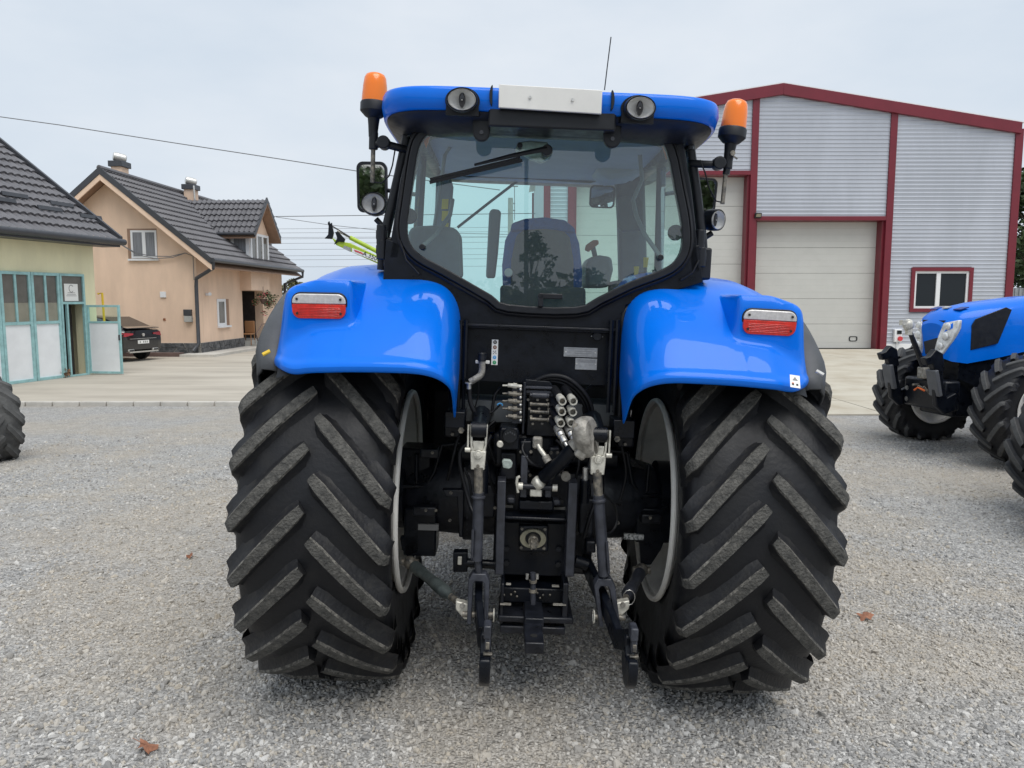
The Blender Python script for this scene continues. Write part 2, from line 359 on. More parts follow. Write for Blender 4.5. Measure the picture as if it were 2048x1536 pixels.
def gravel_nodes(o):
    ng = D.node_groups.new('scatter_stones', 'GeometryNodeTree')
    ng.interface.new_socket('Geometry', in_out='INPUT', socket_type='NodeSocketGeometry'); ng.interface.new_socket('Geometry', in_out='OUTPUT', socket_type='NodeSocketGeometry')
    n = ng.nodes; l = ng.links
    gi = n.new('NodeGroupInput'); go = n.new('NodeGroupOutput')
    dp = n.new('GeometryNodeDistributePointsOnFaces'); na = n.new('GeometryNodeInputNamedAttribute'); na.data_type = 'FLOAT'; na.inputs['Name'].default_value = 'dens'
    l.new(gi.outputs[0], dp.inputs['Mesh']); l.new(na.outputs[0], dp.inputs['Density'])
    prev = None; joins = n.new('GeometryNodeJoinGeometry')
    ico = n.new('GeometryNodeMeshIcoSphere'); ico.inputs['Subdivisions'].default_value = 2; ico.inputs['Radius'].default_value = 1.0
    sp = n.new('GeometryNodeSetPosition'); ns = n.new('ShaderNodeTexNoise'); ns.inputs['Scale'].default_value = 0.9; ns.inputs['Detail'].default_value = 1.5
    vm = n.new('ShaderNodeVectorMath'); vm.operation = 'SUBTRACT'; vm.inputs[1].default_value = (0.5, 0.5, 0.5)
    vs = n.new('ShaderNodeVectorMath'); vs.operation = 'SCALE'; vs.inputs['Scale'].default_value = 1.5
    l.new(ns.outputs['Color'], vm.inputs[0]); l.new(vm.outputs[0], vs.inputs[0]); l.new(ico.outputs['Mesh'], sp.inputs['Geometry']); l.new(vs.outputs[0], sp.inputs['Offset'])
    sm = n.new('GeometryNodeSetMaterial'); sm.inputs['Material'].default_value = MATS['stone']; l.new(sp.outputs[0], sm.inputs['Geometry'])
    ip = n.new('GeometryNodeInstanceOnPoints'); l.new(dp.outputs['Points'], ip.inputs['Points']); l.new(sm.outputs[0], ip.inputs['Instance'])
    rr = n.new('FunctionNodeRandomValue'); rr.data_type = 'FLOAT_VECTOR'; rr.inputs[0].default_value = (0, 0, 0); rr.inputs[1].default_value = (6.28, 6.28, 6.28)
    l.new(rr.outputs[0], ip.inputs['Rotation'])
    rs = n.new('FunctionNodeRandomValue'); rs.data_type = 'FLOAT_VECTOR'; rs.inputs[0].default_value = (0.0055, 0.0045, 0.0035); rs.inputs[1].default_value = (0.0128, 0.0108, 0.0085); rs.inputs['Seed'].default_value = 5
    rp = n.new('FunctionNodeRandomValue'); rp.data_type = 'FLOAT'; rp.inputs[2].default_value = 0.0; rp.inputs[3].default_value = 1.0; rp.inputs['Seed'].default_value = 9
    pw = n.new('ShaderNodeMath'); pw.operation = 'POWER'; pw.inputs[1].default_value = 14.0; l.new(rp.outputs[1], pw.inputs[0])
    ma = n.new('ShaderNodeMath'); ma.operation = 'MULTIPLY_ADD'; ma.inputs[1].default_value = 1.5; ma.inputs[2].default_value = 1.0; l.new(pw.outputs[0], ma.inputs[0])
    v2 = n.new('ShaderNodeVectorMath'); v2.operation = 'SCALE'; l.new(rs.outputs[0], v2.inputs[0]); l.new(ma.outputs[0], v2.inputs['Scale'])
    l.new(v2.outputs[0], ip.inputs['Scale']); l.new(ip.outputs[0], go.inputs[0])
    md = o.modifiers.new('scatter', 'NODES'); md.node_group = ng
gravel_nodes(gravel)
# ------------------------------------------------------------------ tractor wheels
def tyre_mesh(R, hw, rim_r, mats=('black_rubber',), name='tyre'):
    k = R / 0.955; prof = []
    for u, r in ((0.0, .905), (.12, .903), (.20, .896), (.26, .884), (.30, .862), (.318, .83), (.322, .78), (.318, .72), (.305, .66), (.29, .615), (.282, .585), (.275, .56)):
        prof.append((u * hw / .325, r * k if r > .62 else rim_r + (r - .56) * k))
    full = [(-u, r) for u, r in prof[::-1]] + prof[1:]
    m = MB(); n = 96
    m.grid([[Vector((u, r * math.sin(2 * math.pi * j / n), r * math.cos(2 * math.pi * j / n))) for u, r in full] for j in range(n)] + [[Vector((u, 0, r)) for u, r in full]])
    # raised flow lines moulded on the tread floor are left to the material
    return m.mesh(name, mats, 40)
def lug_mesh(side, R, hw, span=20.5, top='worn_rubber', side_m='lug_side', w=0.025):
    k = R / 0.955; s = hw / .325; m = MB(); rows = []
    st = []
    for i in range(9):
        t = i / 8; u = .012 + .300 * t
        st.append((u * s, span * (0.92 * t + 0.08 * t * t), (.955 - .022 * t * t) * k, (.893 - .03 * t * t) * k, 1.0 if i else .8))
    st += [(.331 * s, span * 1.05, .905 * k, .83 * k, .92), (.336 * s, span * 1.085, .865 * k, .80 * k, .8), (.330 * s, span * 1.11, .80 * k, .74 * k, .45)]
    ca = .66; sa = .75
    for i, (u, a, rt, rb, wk) in enumerate(st):
        sh = max(0.0, (i - 7) / 4.0); nu, na = ca * (1 - min(1, sh)), sa + (1 - sa) * min(1, sh)   # direction across the lug
        pts = []
        for off, r in ((-3.0, rb), (-1.75, rb + .016 * k), (-1.08, rt - .012 * k), (-.90, rt), (.90, rt), (1.08, rt - .012 * k), (1.75, rb + .016 * k), (3.0, rb)):
            o = off * w * wk * k; uu = u - nu * o; th = rad(a) + na * o / r
            if i == 0: uu = max(uu, .002)
            pts.append(Vector((side * uu, -r * math.sin(th), r * math.cos(th))))
        rows.append(pts)
    m.grid(rows)
    m.mi = []
    for i in range(len(rows) - 1):
        for j in range(7): m.mi.append(0 if i > 9 else 1 if j == 3 else 2 if j in (2, 4) else 0)
    m.add(rows[0], [tuple(range(8))]); m.add(rows[-1], [tuple(range(7, -1, -1))])
    if side < 0: m.f = [f[::-1] for f in m.f]
    return m.mesh('lug', (side_m, top, 'lug_edge' if top == 'worn_rubber' else top), 50)
def rim_mesh(rim_r, hw, inner=-1, mat_n='rim_white'):
    m = MB(); i = inner; e = .95 * hw
    prof = [(i * e, rim_r * 1.055), (i * e * .985, rim_r * 1.075), (i * e * .95, rim_r * 1.06), (i * e * .93, rim_r * .99), (i * e * .84, rim_r * .96), (i * e * .78, rim_r * .93), (i * e * .62, rim_r * .90), (i * e * .48, rim_r * .86), (i * e * .36, rim_r * .72), (i * e * .28, rim_r * .46), (i * e * .28, 0.002)]
    n = 64
    m.grid([[Vector((u, r * math.sin(2 * math.pi * j / n), r * math.cos(2 * math.pi * j / n))) for u, r in prof] for j in range(n + 1)])
    prof2 = [(-i * e, rim_r * 1.055), (-i * e * .95, rim_r * 1.06), (-i * e * .93, rim_r * .99), (-i * e * .6, rim_r * .93), (-i * e * .30, rim_r * .72), (-i * e * .22, rim_r * .3), (-i * e * .22, 0.002)]
    m.grid([[Vector((u, r * math.sin(2 * math.pi * j / n), r * math.cos(2 * math.pi * j / n))) for u, r in prof2] for j in range(n + 1)])
    m.grid([[Vector((i * e * (1.0 + .045 * math.cos(2 * math.pi * q / 8)), (rim_r * 1.045 + .014 * math.sin(2 * math.pi * q / 8)) * math.sin(2 * math.pi * j / n), (rim_r * 1.045 + .014 * math.sin(2 * math.pi * q / 8)) * math.cos(2 * math.pi * j / n))) for q in range(9)] for j in range(n + 1)])
    return m.mesh('rim', mat_n, 35)
def wheel(parent, loc, R, hw, rim_r, n_lugs, phase, meshes, inner=-1, name='rear_wheel', rim_mesh_=None, rotz=0.0):
    w = empty(name, Matrix.Translation(loc) @ Matrix.Rotation(rotz, 4, 'Z'), parent)
    link('tyre', meshes['tyre'], w); link('rim', rim_mesh_, w)
    for sd, key in ((-1, 'lugL'), (1, 'lugR')):
        for k in range(n_lugs):
            a = 2 * math.pi * (k + (0.5 if sd > 0 else 0.0)) / n_lugs + phase
            o = link('lug', meshes[key], w); o.rotation_euler = (a, 0, 0)
    return w
REAR = dict(tyre=tyre_mesh(.955, .325, .495), lugL=lug_mesh(-1, .955, .325), lugR=lug_mesh(1, .955, .325))
RIM_IN_R = rim_mesh(.495, .325, -1); RIM_IN_L = rim_mesh(.495, .325, 1)
FRONT = dict(tyre=tyre_mesh(.70, .26, .37), lugL=lug_mesh(-1, .70, .26), lugR=lug_mesh(1, .70, .26))

# ------------------------------------------------------------------ the blue tractor seen from behind
T = empty('tractor', TR)
tag(T, 'large blue tractor in the centre, seen from behind, with amber beacons and rear linkage', 'tractor')
AX = .93
wheel(T, (-.955, 0, AX), .955, .325, .535, 23, rad(3.2), REAR, 1, 'rear_wheel', RIM_IN_L)
wheel(T, (.955, 0, AX), .955, .325, .535, 23, rad(-.9), REAR, -1, 'rear_wheel', RIM_IN_R)
FR_L = rim_mesh(.37, .26, 1); FR_R = rim_mesh(.37, .26, -1)
wheel(T, (-.90, 2.78, .69), .70, .26, .37, 19, 0.1, FRONT, 1, 'front_wheel', FR_L)
wheel(T, (.90, 2.78, .69), .70, .26, .37, 19, 0.3, FRONT, -1, 'front_wheel', FR_R)

# fenders
def r_arc(th): return 1.175 - 0.00105 * max(th, 0)
FPROF = [(.385, -.37), (.385, -.32), (.385, -.26), (.385, -.20), (.388, -.15), (.397, -.105), (.415, -.065), (.44, -.035), (.475, -.014), (.52, -.003)]
FPROF += [(.56 + .02 * i, -.00 - .035 * ((.02 * i) / .52) ** 2) for i in range(11)]
FPROF += [(.778, -.006), (.792, -.007), (.800, -.0075), (.806, -.008), (.812, -.0085), (.818, -.009), (.824, -.0095), (.830, -.010), (.836, -.0105), (.842, -.011)]
FPROF += [(.85 + .03 * i, -.040 * ((.29 + .03 * i) / .52) ** 2 - .03 * max(0, .03 * i - .12) / .12) for i in range(9)] + [(1.105, -.088), (1.122, -.105), (1.137, -.128), (1.149, -.155), (1.155, -.185)]
def fender(side):
    rows = []; ths = [-72 + 4 * i for i in range(21)] + [10 + 1.0 * i for i in range(39)] + [49.2, 50.0, 50.6]
    for j, th0 in enumerate(ths):
        row = []
        for x, dr in FPROF:
            end = 50.6 - 7.5 * max(0.0, (x - .98) / .175) ** 2.6; th = th0 if th0 < 10 else 10 + (th0 - 10) * (end - 10) / 40.6; a = rad(th)
            r = r_arc(th) + dr
            if (dr > -.15 or x > 1) and 8 < th < 47:
                pod = min(.70 / max(math.sin(a), 1e-3), (1.066 - .30 * max(0, x - .97)) / math.cos(a))
                w = smooth01(.808, .838, x) * (1 - smooth01(1.085, 1.158, x))
                if pod > r: r += (pod - r) * w
            lip = (th0 - 48.0) if th0 > 48 else 0
            r += .010 * smooth01(0, 1.3, lip) if (dr > -.14 or x > 1) else 0
            if j == len(ths) - 1 and (dr > -.14 or x > 1): r -= .022
            row.append(Vector((side * x, -r * math.sin(a), AX + r * math.cos(a))))
        rows.append(row if side > 0 else row[::-1])
    m = MB(); m.grid(rows)
    o = m.build('fender', 'blue_paint', T, smooth=50, solid=.012, solid_off=-1)
    sub = o.modifiers.new('sub', 'SUBSURF'); sub.levels = 1; sub.render_levels = 1
    # outer plastic extension
    ep = [(1.13, -.135), (1.16, -.120), (1.20, -.115), (1.232, -.128), (1.254, -.160), (1.261, -.205), (1.255, -.255)]
    rows = []
    for i in range(36):
        th = -72 + 118.0 * i / 35; a = rad(th); dd = .10 * smooth01(36, 47, th)
        row = [Vector((side * (x - .03 * smooth01(37, 47, th) * (x > 1.2)), -(r_arc(th) + dr - dd * .3) * math.sin(a), AX + (r_arc(th) + dr - dd * .3) * math.cos(a))) for x, dr in ep]
        rows.append(row if side > 0 else row[::-1])
    m = MB(); m.grid(rows); e = m.build('fender_extension', 'grey_plastic', T, smooth=60, solid=.010)
    # black inner liner over the tyre
    rows = []
    for i in range(30):
        th = -70 + 119 * i / 29; a = rad(th)
        row = [Vector((side * x, -(r_arc(th) + dr) * math.sin(a), AX + (r_arc(th) + dr) * math.cos(a))) for x, dr in ((.40, -.36), (.40, -.12), (.46, -.06), (.7, -.045), (1.0, -.065), (1.13, -.13))]
        rows.append(row)
    m = MB(); m.grid(rows); m.build('fender_liner', 'black_plastic', T, smooth=60)
    # side decal stripes
    return o
FL = fender(-1); FRr = fender(1)

# tail lamps: frame, clear and red lens, four screws
def tail_lamp(side):
    c = Vector((side * .958, -.712, 1.892)); hw, hh = .113, .052
    t = empty('tail_light', Matrix.Translation(c) @ Matrix.Rotation(rad(6), 4, 'X') @ Matrix.Rotation(side * rad(1), 4, 'Y'), T)
    o = rrect(-hw, -hh, hw, hh, .034, 0, 6); m = MB(); m.prism([p + Vector((0, .0, 0)) for p in shift(o, .006)], (0, .05, 0)); m.build('lamp_frame', 'black_plastic', t, bevel=.003)
    n = len(o); top = [p for p in o if p.z >= .004]; bot = [p for p in o if p.z < .004]
    xt = max(p.x for p in o)
    top = [Vector((hw, 0, .010))] + [p for p in rrect(-hw, -hh, hw, hh, .034, 0, 6) if p.z > .012 ] + [Vector((-hw, 0, .010))]
    bot = [Vector((-hw, 0, .008))] + [p for p in rrect(-hw, -hh, hw, hh, .034, 0, 6) if p.z < -.006 ] + [Vector((hw, 0, .008))]
    m = MB(); m.prism([p + Vector((0, -.010, 0)) for p in top], (0, .02, 0)); m.build('clear_lens', 'clear_lens', t, bevel=.004)
    m = MB(); m.prism([p + Vector((0, -.011, 0)) for p in bot], (0, .02, 0))
    for k in range(6): m.box((0, -.0118, -.006 - .0068 * k), (.185, .003, .0022))
    m.build('red_lens', 'red_lens', t, bevel=.003)
    for sx in (-1, 1):
        for sz in (-1, 1):
            m = MB(); m.cyl((sx * .092, -.014, sz * .030), (sx * .092, -.005, sz * .030), .0055, n=10); m.build('screw', 'lamp_dark', t)
tail_lamp(-1); tail_lamp(1)
# warning sticker on the right fender, decal ends
def decal_quad(mb, p, w, h): mb.box(p, (w, .0012, h))
m = MB(); st0 = empty('warning_sticker', Matrix.Translation(L(1590, 763, -.893)) @ Matrix.Rotation(rad(-40), 4, 'X') @ Matrix.Rotation(rad(8), 4, 'Y'), T)
m.box((0, 0, 0), (.040, .0016, .062)); m.build('label', 'sticker_white', st0)
m = MB(); m.prism([(-.011, -.002, .004), (.011, -.002, .004), (0, -.002, .022)], (0, .001, 0)); m.build('triangle', 'ink_grey', st0)
for k, (xx, cc) in enumerate(((-.009, 'ink_black'), (.008, 'ink_black'), (-.009, 'orange_part'))):
    m = MB(); m.box((xx, -.002, -.016 + .006 * (k == 2)), (.008, .001, .008 if k < 2 else .004)); m.build('pictogram', cc, st0)
for sd in (-1, 1):                      # dark blue stripe decals wrapping the outer edge of the fender
    for k in range(2):
        th0, th1 = (33.5, 36.6) if k == 0 else (37.2, 41.8); rows = []
        for i in range(8):
            th = rad(th0 + (th1 - th0) * i / 7)
            rows.append([Vector((sd * x, -(r_arc(45) + dr) * math.sin(th), AX + (r_arc(45) + dr) * math.cos(th))) for x, dr in ((1.139, -.118), (1.152, -.146), (1.1600, -.178))])
        m = MB(); m.grid(rows); m.build('stripe_decal', 'blue_dark', T, smooth=60, solid=.002)
    m = MB(); m.tube([Vector((sd * 1.14, -.80, 1.70)), Vector((sd * 1.165, -.815, 1.685))], .008, 8); m.build('fastener', 'yellow' if sd < 0 else 'silver', T)

# ---------------- cab roof
def sup(hw, y0, y1, e, n=64):           # plan outline of the roof
    cy = (y0 + y1) / 2; hy = (y1 - y0) / 2; o = []
    for k in range(n):
        a = 2 * math.pi * k / n; c, s = math.cos(a), math.sin(a)
        o.append((hw * math.copysign(abs(c) ** (2 / e), c), cy + hy * math.copysign(abs(s) ** (2 / e), s)))
    return o
def loft(levels, n=64, cap0=True, cap1=True):
    m = MB(); rows = [[Vector((x, y, z)) for x, y in sup(hw, y0, y1, e, n)] for z, hw, y0, y1, e in levels]
    m.grid(rows, True)
    if cap0: m.add(rows[0], [tuple(range(n - 1, -1, -1))])
    if cap1: m.add(rows[-1], [tuple(range(n))])
    return m
ZB = 2.735
roof = loft([(ZB, .755, -.645, 1.36, 7), (ZB + .004, .765, -.655, 1.37, 7), (ZB + .045, .768, -.664, 1.37, 8), (ZB + .080, .765, -.662, 1.36, 8), (ZB + .091, .760, -.657, 1.355, 8), (ZB + .097, .748, -.645, 1.34, 8), (ZB + .100, .70, -.60, 1.25, 7), (ZB + .104, .4, -.30, 1.0, 4)]).build('roof', 'blue_paint', T, smooth=60)
def under_rows(levels, n=64):           # deep at the rear, flush with the shell towards the windscreen
    rows = []
    for dz, hw, y0, y1, e in levels:
        rows.append([Vector((x, y, ZB - .006 + dz * (1 - smooth01(-.1, .9, y)))) for x, y in sup(hw, y0, y1, e, n)])
    return rows
m = MB(); m.grid(under_rows([(.004, .752, -.64, 1.355, 7), (-.010, .742, -.628, 1.34, 7), (-.035, .70, -.58, 1.29, 6), (-.055, .64, -.52, 1.22, 5), (-.055, .60, -.46, 1.19, 5), (-.05, .59, -.40, 1.17, 6), (.0, .585, -.36, 1.16, 6)]), True); m.build('roof_underside', 'black_plastic', T, smooth=50)
m = MB(); m.bb((-.60, -.40, ZB - .012), (.60, 1.18, ZB + .03)); m.build('headliner', 'cab_light', T)
# white plate with two bolts
pl = [L(998, 168, -.69), L(1205, 180, -.69), L(1203, 228, -.69), L(997, 215, -.69)]
m = MB(); m.prism(pl, (0, .014, 0)); plate = m.build('plate', 'white_plate', T, bevel=.003)
for q in ((1060, 195), (1145, 200)):
    p = L(*q, -.69); m = MB(); m.cyl(p + Vector((0, -.006, 0)), p, .006, n=10); m.build('bolt', 'silver', plate)
m = MB(); m.bb(L(1000, 218, -.675), L(1202, 190, -.655)); m.build('plate_bracket', 'black_plastic', T)
m = MB(); m.bb(L(976, 252, -.655), L(1224, 226, -.50)); m.build('roof_gutter', 'black_plastic', T, bevel=.008)
for (a, b, sd) in (((983, 190), 18, -1), ((1225, 200), 19, 1)):
    c = L(*a, -.68); m = MB(); o = []
    for k in range(13):
        w = rad(-90 + 180 * k / 12); o.append(c + Vector((sd * (.013 * math.cos(w) - .004), 0, .042 * math.sin(w))))
    m.prism(o, (0, .05, 0)); m.build('roof_cap', 'black_plastic', T, bevel=.004)
# oval work lamps: housing ring, reflector, bulb shield, lens
def work_lamp(name, c, rx, rz, aim, tilt, arch=False, oval=True):
    t = empty(name, Matrix.Translation(c) @ Matrix.Rotation(aim, 4, 'Z') @ Matrix.Rotation(tilt, 4, 'X'), T)
    def el(sx, sz, y, n=32): return [Vector((sx * math.cos(2 * math.pi * k / n), y, sz * math.sin(2 * math.pi * k / n))) for k in range(n)]
    m = MB(); m.grid([el(rx, rz, -.012), el(rx * 1.14, rz * 1.16, -.016), el(rx * 1.18, rz * 1.2, .0), el(rx * 1.15, rz * 1.17, .045), el(rx * .8, rz * .8, .085)], True)
    m.add(el(rx * .8, rz * .8, .085), [tuple(range(32))])
    if arch:
        o = [Vector((rx * 1.30 * math.cos(rad(a)), .030, rz * 1.32 * math.sin(rad(a)))) for a in range(-20, 201, 10)]
        o = [Vector((rx * 1.24, .030, -rz * 1.42))] + o + [Vector((-rx * 1.24, .030, -rz * 1.42))]
        m.prism(o, (0, .05, 0))
    m.build('housing', 'black_plastic', t, smooth=45)
    m = MB(); m.grid([el(rx * 1.0, rz * 1.0, -.014), el(rx * .97, rz * .97, -.004), el(rx * .75, rz * .8, .016), el(rx * .3, rz * .5, .026), el(.001, .001, .028)], True); m.build('reflector', 'reflector', t, smooth=60)
    m = MB(); m.grid([el(rx * .26, rz * .74, .006), el(rx * .24, rz * .70, .0), el(rx * .15, rz * .40, -.003), el(.001, .001, -.003)], True); m.build('bulb_shield', 'lamp_dark', t, smooth=60)
    m = MB(); m.grid([el(rx * 1.03, rz * 1.03, -.016), el(rx * .99, rz * .99, -.019), el(rx * .95, rz * .95, -.014)], True); m.build('bezel', 'silver', t, smooth=60)
    m = MB(); m.ball((0, .002, 0), .009, 10, 6, (1, .6, 1.6)); m.build('bulb', 'clear_lens', t)
    return t
work_lamp('roof_work_light', L(924, 200, -.70), .056, .041, rad(0), rad(8), True)
work_lamp('roof_work_light', L(1280, 216, -.70), .056, .041, rad(4), rad(8), True)

# hinges of the rear window
for (px, y0, y1) in ((963, 225, 281), (1225, 236, 294)):
    a = L(px, y0, -.60); b = L(px, y1 - 16, -.60); o = []
    for k in range(13):
        w = rad(180 + 180 * k / 12); o.append(b + Vector((.036 * math.cos(w), 0, .036 * math.sin(w))))
    o += [a + Vector((.042, 0, 0)), a + Vector((-.042, 0, 0))]
    m = MB(); m.prism(o, (0, .03, 0)); h = m.build('hinge', 'black_plastic', T, bevel=.006)
    m = MB(); m.cyl(b + Vector((0, -.006, 0)), b, .009, n=12); m.build('bolt', 'lamp_dark', h)

# ---------------- rear window
YG = -.43
GP = [(862, 258), (944, 246), (1090, 243), (1235, 251), (1312, 266), (1340, 300), (1357, 380), (1369, 444), (1370, 493), (1356, 524), (1326, 544), (1263, 568), (1199, 599), (1152, 619), (1016, 614), (980, 594), (935, 568), (886, 540), (838, 514), (815, 488), (808, 455), (815, 400), (828, 313), (840, 276)]
GO = [L(px, py, YG) for px, py in GP]
GO = spline(GO + [GO[0]], 3)[:-1]
m = MB(); m.add([p + Vector((0, .012, 0)) for p in GO], [tuple(range(len(GO)))]); gl = m.build('rear_window', 'cab_glass', T, smooth=0)
m = MB(); m.ring(shift(GO, -.012), shift(GO, .022), (0, .05, 0)); fr = m.build('window_frame', 'black_plastic', T, bevel=.005)
m = MB(); rr_ = shift(GO, .030); m.tube([p + Vector((0, .02, 0)) for p in rr_ + [rr_[0]]], .012, 6, False); m.build('window_seal', 'black_rubber', T, smooth=60)
FO = [p + Vector((0, .06, 0)) for p in shift(GO, .024)]
# cab shell round the window: header, pillars, lower panel
zs = [p.z for p in GO]
li = min(range(len(GO)), key=lambda i: (GO[i] - L(815, 488, YG)).length); ri = min(range(len(GO)), key=lambda i: (GO[i] - L(1370, 493, YG)).length)
chain = [shift(GO, .010)[i] for i in range(ri, li + 1)] if ri < li else []
yp = YG + .03
low = [Vector((p.x, yp, p.z)) for p in chain] + [L(772, 478, yp), L(766, 560, yp), L(905, 600, yp), L(912, 655, yp), L(1240, 668, yp), L(1252, 610, yp), L(1405, 565, yp), L(1400, 490, yp)]
m = MB(); m.prism(low, (0, .03, 0)); m.build('rear_panel', 'black_paint', T, bevel=.003)
m = MB(); m.bb(L(912, 760, -.36), L(1241, 648, -.33)); lp = m.build('lower_panel', 'black_paint', T)
m = MB(); m.box((L(915, 648, -.40) + L(1238, 661, -.40)) / 2, ((L(1238, 661, -.4) - L(915, 648, -.4)).x, .03, .012), Matrix.Rotation(rad(-.0), 3, 'Y')); m.build('ledge', 'dark_iron', T, bevel=.003)
m = MB(); m.bb(L(925, 862, -.06), L(1232, 735, -.02)); m.build('bulkhead', 'black_plastic', T)
for px in (921, 932, 1224, 1236):      # mounting rails beside the panel
    m = MB(); a = L(px, 640, -.43); b = L(px + (-6 if px < 1000 else -8), 825, -.43); m.tube([a, b], .010, 6); m.build('rail', 'black_paint', T)
for s_, a, b in ((-1, (905, 600), (890, 830)), (1, (1250, 620), (1238, 850))):  # rubber edge between fender and cab
    pts = [(908, 832), (910, 640), (898, 600), (872, 565), (840, 545), (800, 533)] if s_ < 0 else [(1238, 848), (1244, 655), (1256, 612), (1283, 580), (1318, 562), (1358, 556)]
    m = MB(); m.tube(spline([L(x, y, -.42 + .10 * i / 5) for i, (x, y) in enumerate(pts)], 6), .011, 8); m.build('fender_seal', 'black_rubber', T, smooth=60)
for px, py, w_, h_ in ((912, 835, .06, .05), (1243, 853, .065, .055)):
    m = MB(); c = L(px, py, -.46); m.box(c, (w_ * 1.5, .16, h_ * 1.5)); m.build('mount_block', 'black_paint', T, bevel=.004)
    m = MB(); m.cyl(c + Vector((.03 * (1 if px < 1000 else -1), -.09, -.045)), c + Vector((.03 * (1 if px < 1000 else -1), -.07, -.045)), .014, n=6); m.build('bolt', 'worn_steel', T)
# pillars
def strut(name, pts, r, mt, n=10, par=None):
    m = MB(); m.tube([L(*p) for p in pts], r, n); return m.build(name, mt, par or T, smooth=60)
for s_, top, mid, bot in ((-1, (840, 245), (812, 360), (787, 520)), (1, (1352, 262), (1372, 380), (1392, 548))):
    a, b, c = L(*top, -.40), L(*mid, -.40), L(*bot, -.40); w = .028
    m = MB(); m.prism([a + Vector((-w, 0, 0)), a + Vector((w, 0, 0)), b + Vector((w, 0, 0)), c + Vector((w, 0, 0)), c + Vector((-w, 0, 0)), b + Vector((-w, 0, 0))], (0, .09, 0)); m.build('cab_pillar', 'black_paint', T, bevel=.012, seg=3)
strut('corner_tube', [(817, 262, -.30), (798, 350, -.30), (768, 480, -.30), (764, 540, -.30)], .024, 'black_plastic')
strut('corner_tube', [(1378, 285, -.30), (1392, 380, -.30), (1404, 480, -.30), (1408, 560, -.30)], .024, 'black_plastic')
strut('corner_post', [(826, 240, -.32), (822, 275, -.32)], .022, 'dark_iron'); strut('corner_post', [(1374, 262, -.32), (1378, 300, -.32)], .022, 'dark_iron')
for px, py in ((764, 470), (764, 500), (1398, 480), (1400, 515)):
    m = MB(); c = L(px, py, -.36); m.box(c, (.05, .06, .052)); m.build('hinge_block', 'black_plastic', T, bevel=.01, seg=3)
    m = MB(); m.cyl(c + Vector((0, -.02, -.045)), c + Vector((0, -.02, .045)), .022, n=14); m.build('hinge_pin', 'black_plastic', T, bevel=.004)
m = MB(); m.bb(L(1372, 558, -.36), L(1408, 500, -.2)); m.build('side_box', 'black_plastic', T, bevel=.01)
m = MB(); m.bb(L(766, 535, -.36), L(800, 480, -.2)); m.build('side_box', 'black_plastic', T, bevel=.01)
strut('cable', [(800, 480, -.42), (812, 520, -.44), (838, 548, -.44)], .004, 'black_rubber', 6); strut('cable', [(1398, 520, -.42), (1385, 545, -.44), (1362, 560, -.44)], .004, 'black_rubber', 6)

# wiper
w0, w1 = L(1094, 301, -.47), L(862, 357, -.465)
m = MB(); m.cyl(w0 + Vector((0, -.02, 0)), w0 + Vector((0, .03, 0)), .024, .026, 18); wp = m.build('wiper', 'black_plastic', T, bevel=.004)
m = MB(); d_ = (w1 - w0); up = Vector((d_.z, 0, -d_.x)).normalized() * (1 if d_.x < 0 else -1)
if up.z < 0: up = -up
m.tube([w0 + Vector((0, -.012, .006)), w0 + d_ * .3 + up * .012 + Vector((0, -.012, 0)), w0 + d_ * .62 + up * .012 + Vector((0, -.008, 0))], [.013, .010, .006], 6); m.build('wiper_arm', 'black_plastic', wp)
m = MB(); m.box(w0 + d_ * .62 + up * -.003, (d_.length * .78, .012, .010), Matrix.Rotation(math.atan2(-d_.z, d_.x), 3, 'Y')); m.box(w0 + d_ * .62 - up * .016, (d_.length * .80, .006, .014), Matrix.Rotation(math.atan2(-d_.z, d_.x), 3, 'Y')); m.build('wiper_blade', 'black_rubber', wp)
m = MB(); p = L(1040, 290, -.45); m.cyl(p, p + Vector((0, .03, 0)), .012, n=14); m.build('washer_nozzle', 'black_plastic', T, bevel=.003)
o = [L(x, y, -.395) for x, y in ((1030, 300), (1035, 284), (1060, 281), (1095, 284), (1104, 300), (1098, 318), (1082, 326), (1060, 318))]
m = MB(); m.prism(o, (0, .03, 0)); m.build('wiper_motor', 'silver', T, bevel=.006)
for px, py in ((844, 494), (1322, 515)):
    p = L(px, py, -.45); m = MB(); m.cyl(p, p + Vector((0, .03, 0)), .014, n=16); m.build('gas_strut_knob', 'black_plastic', T, bevel=.004)
strut('gas_strut', [(844, 494, -.36), (872, 470, -.25), (900, 430, -.1), (905, 400, 0)], .011, 'cab_grey'); strut('gas_strut', [(1322, 515, -.36), (1290, 470, -.25), (1272, 430, -.1), (1266, 400, 0), (1284, 360, 0), (1280, 310, 0)], .011, 'cab_grey')
for px, py, s_ in ((818, 432, -1), (1352, 465, 1)):
    p = L(px, py, -.41); m = MB(); m.cyl(p, p + Vector((0, .02, 0)), .036, n=24); m.build('window_bracket', 'black_plastic', T, bevel=.004)
p = L(1081, 592, -.40); m = MB(); m.cyl(p, p + Vector((0, -.04, 0)), .014, n=14); m.bb(p + Vector((-.012, -.04, -.05)), p + Vector((.012, -.02, 0))); m.bb(p + Vector((0, -.04, -.012)), p + Vector((.10, -.02, .012))); m.build('window_latch', 'black_plastic', T, bevel=.004)
for px, py in ((852, 282), (1334, 305)):
    m = MB(); p = L(px, py, -.38); m.prism([p + Vector((-.02, 0, .03)), p + Vector((.02, 0, .03)), p + Vector((0, 0, -.03))], (0, .02, 0)); m.build('side_marker', 'orange_part', T)

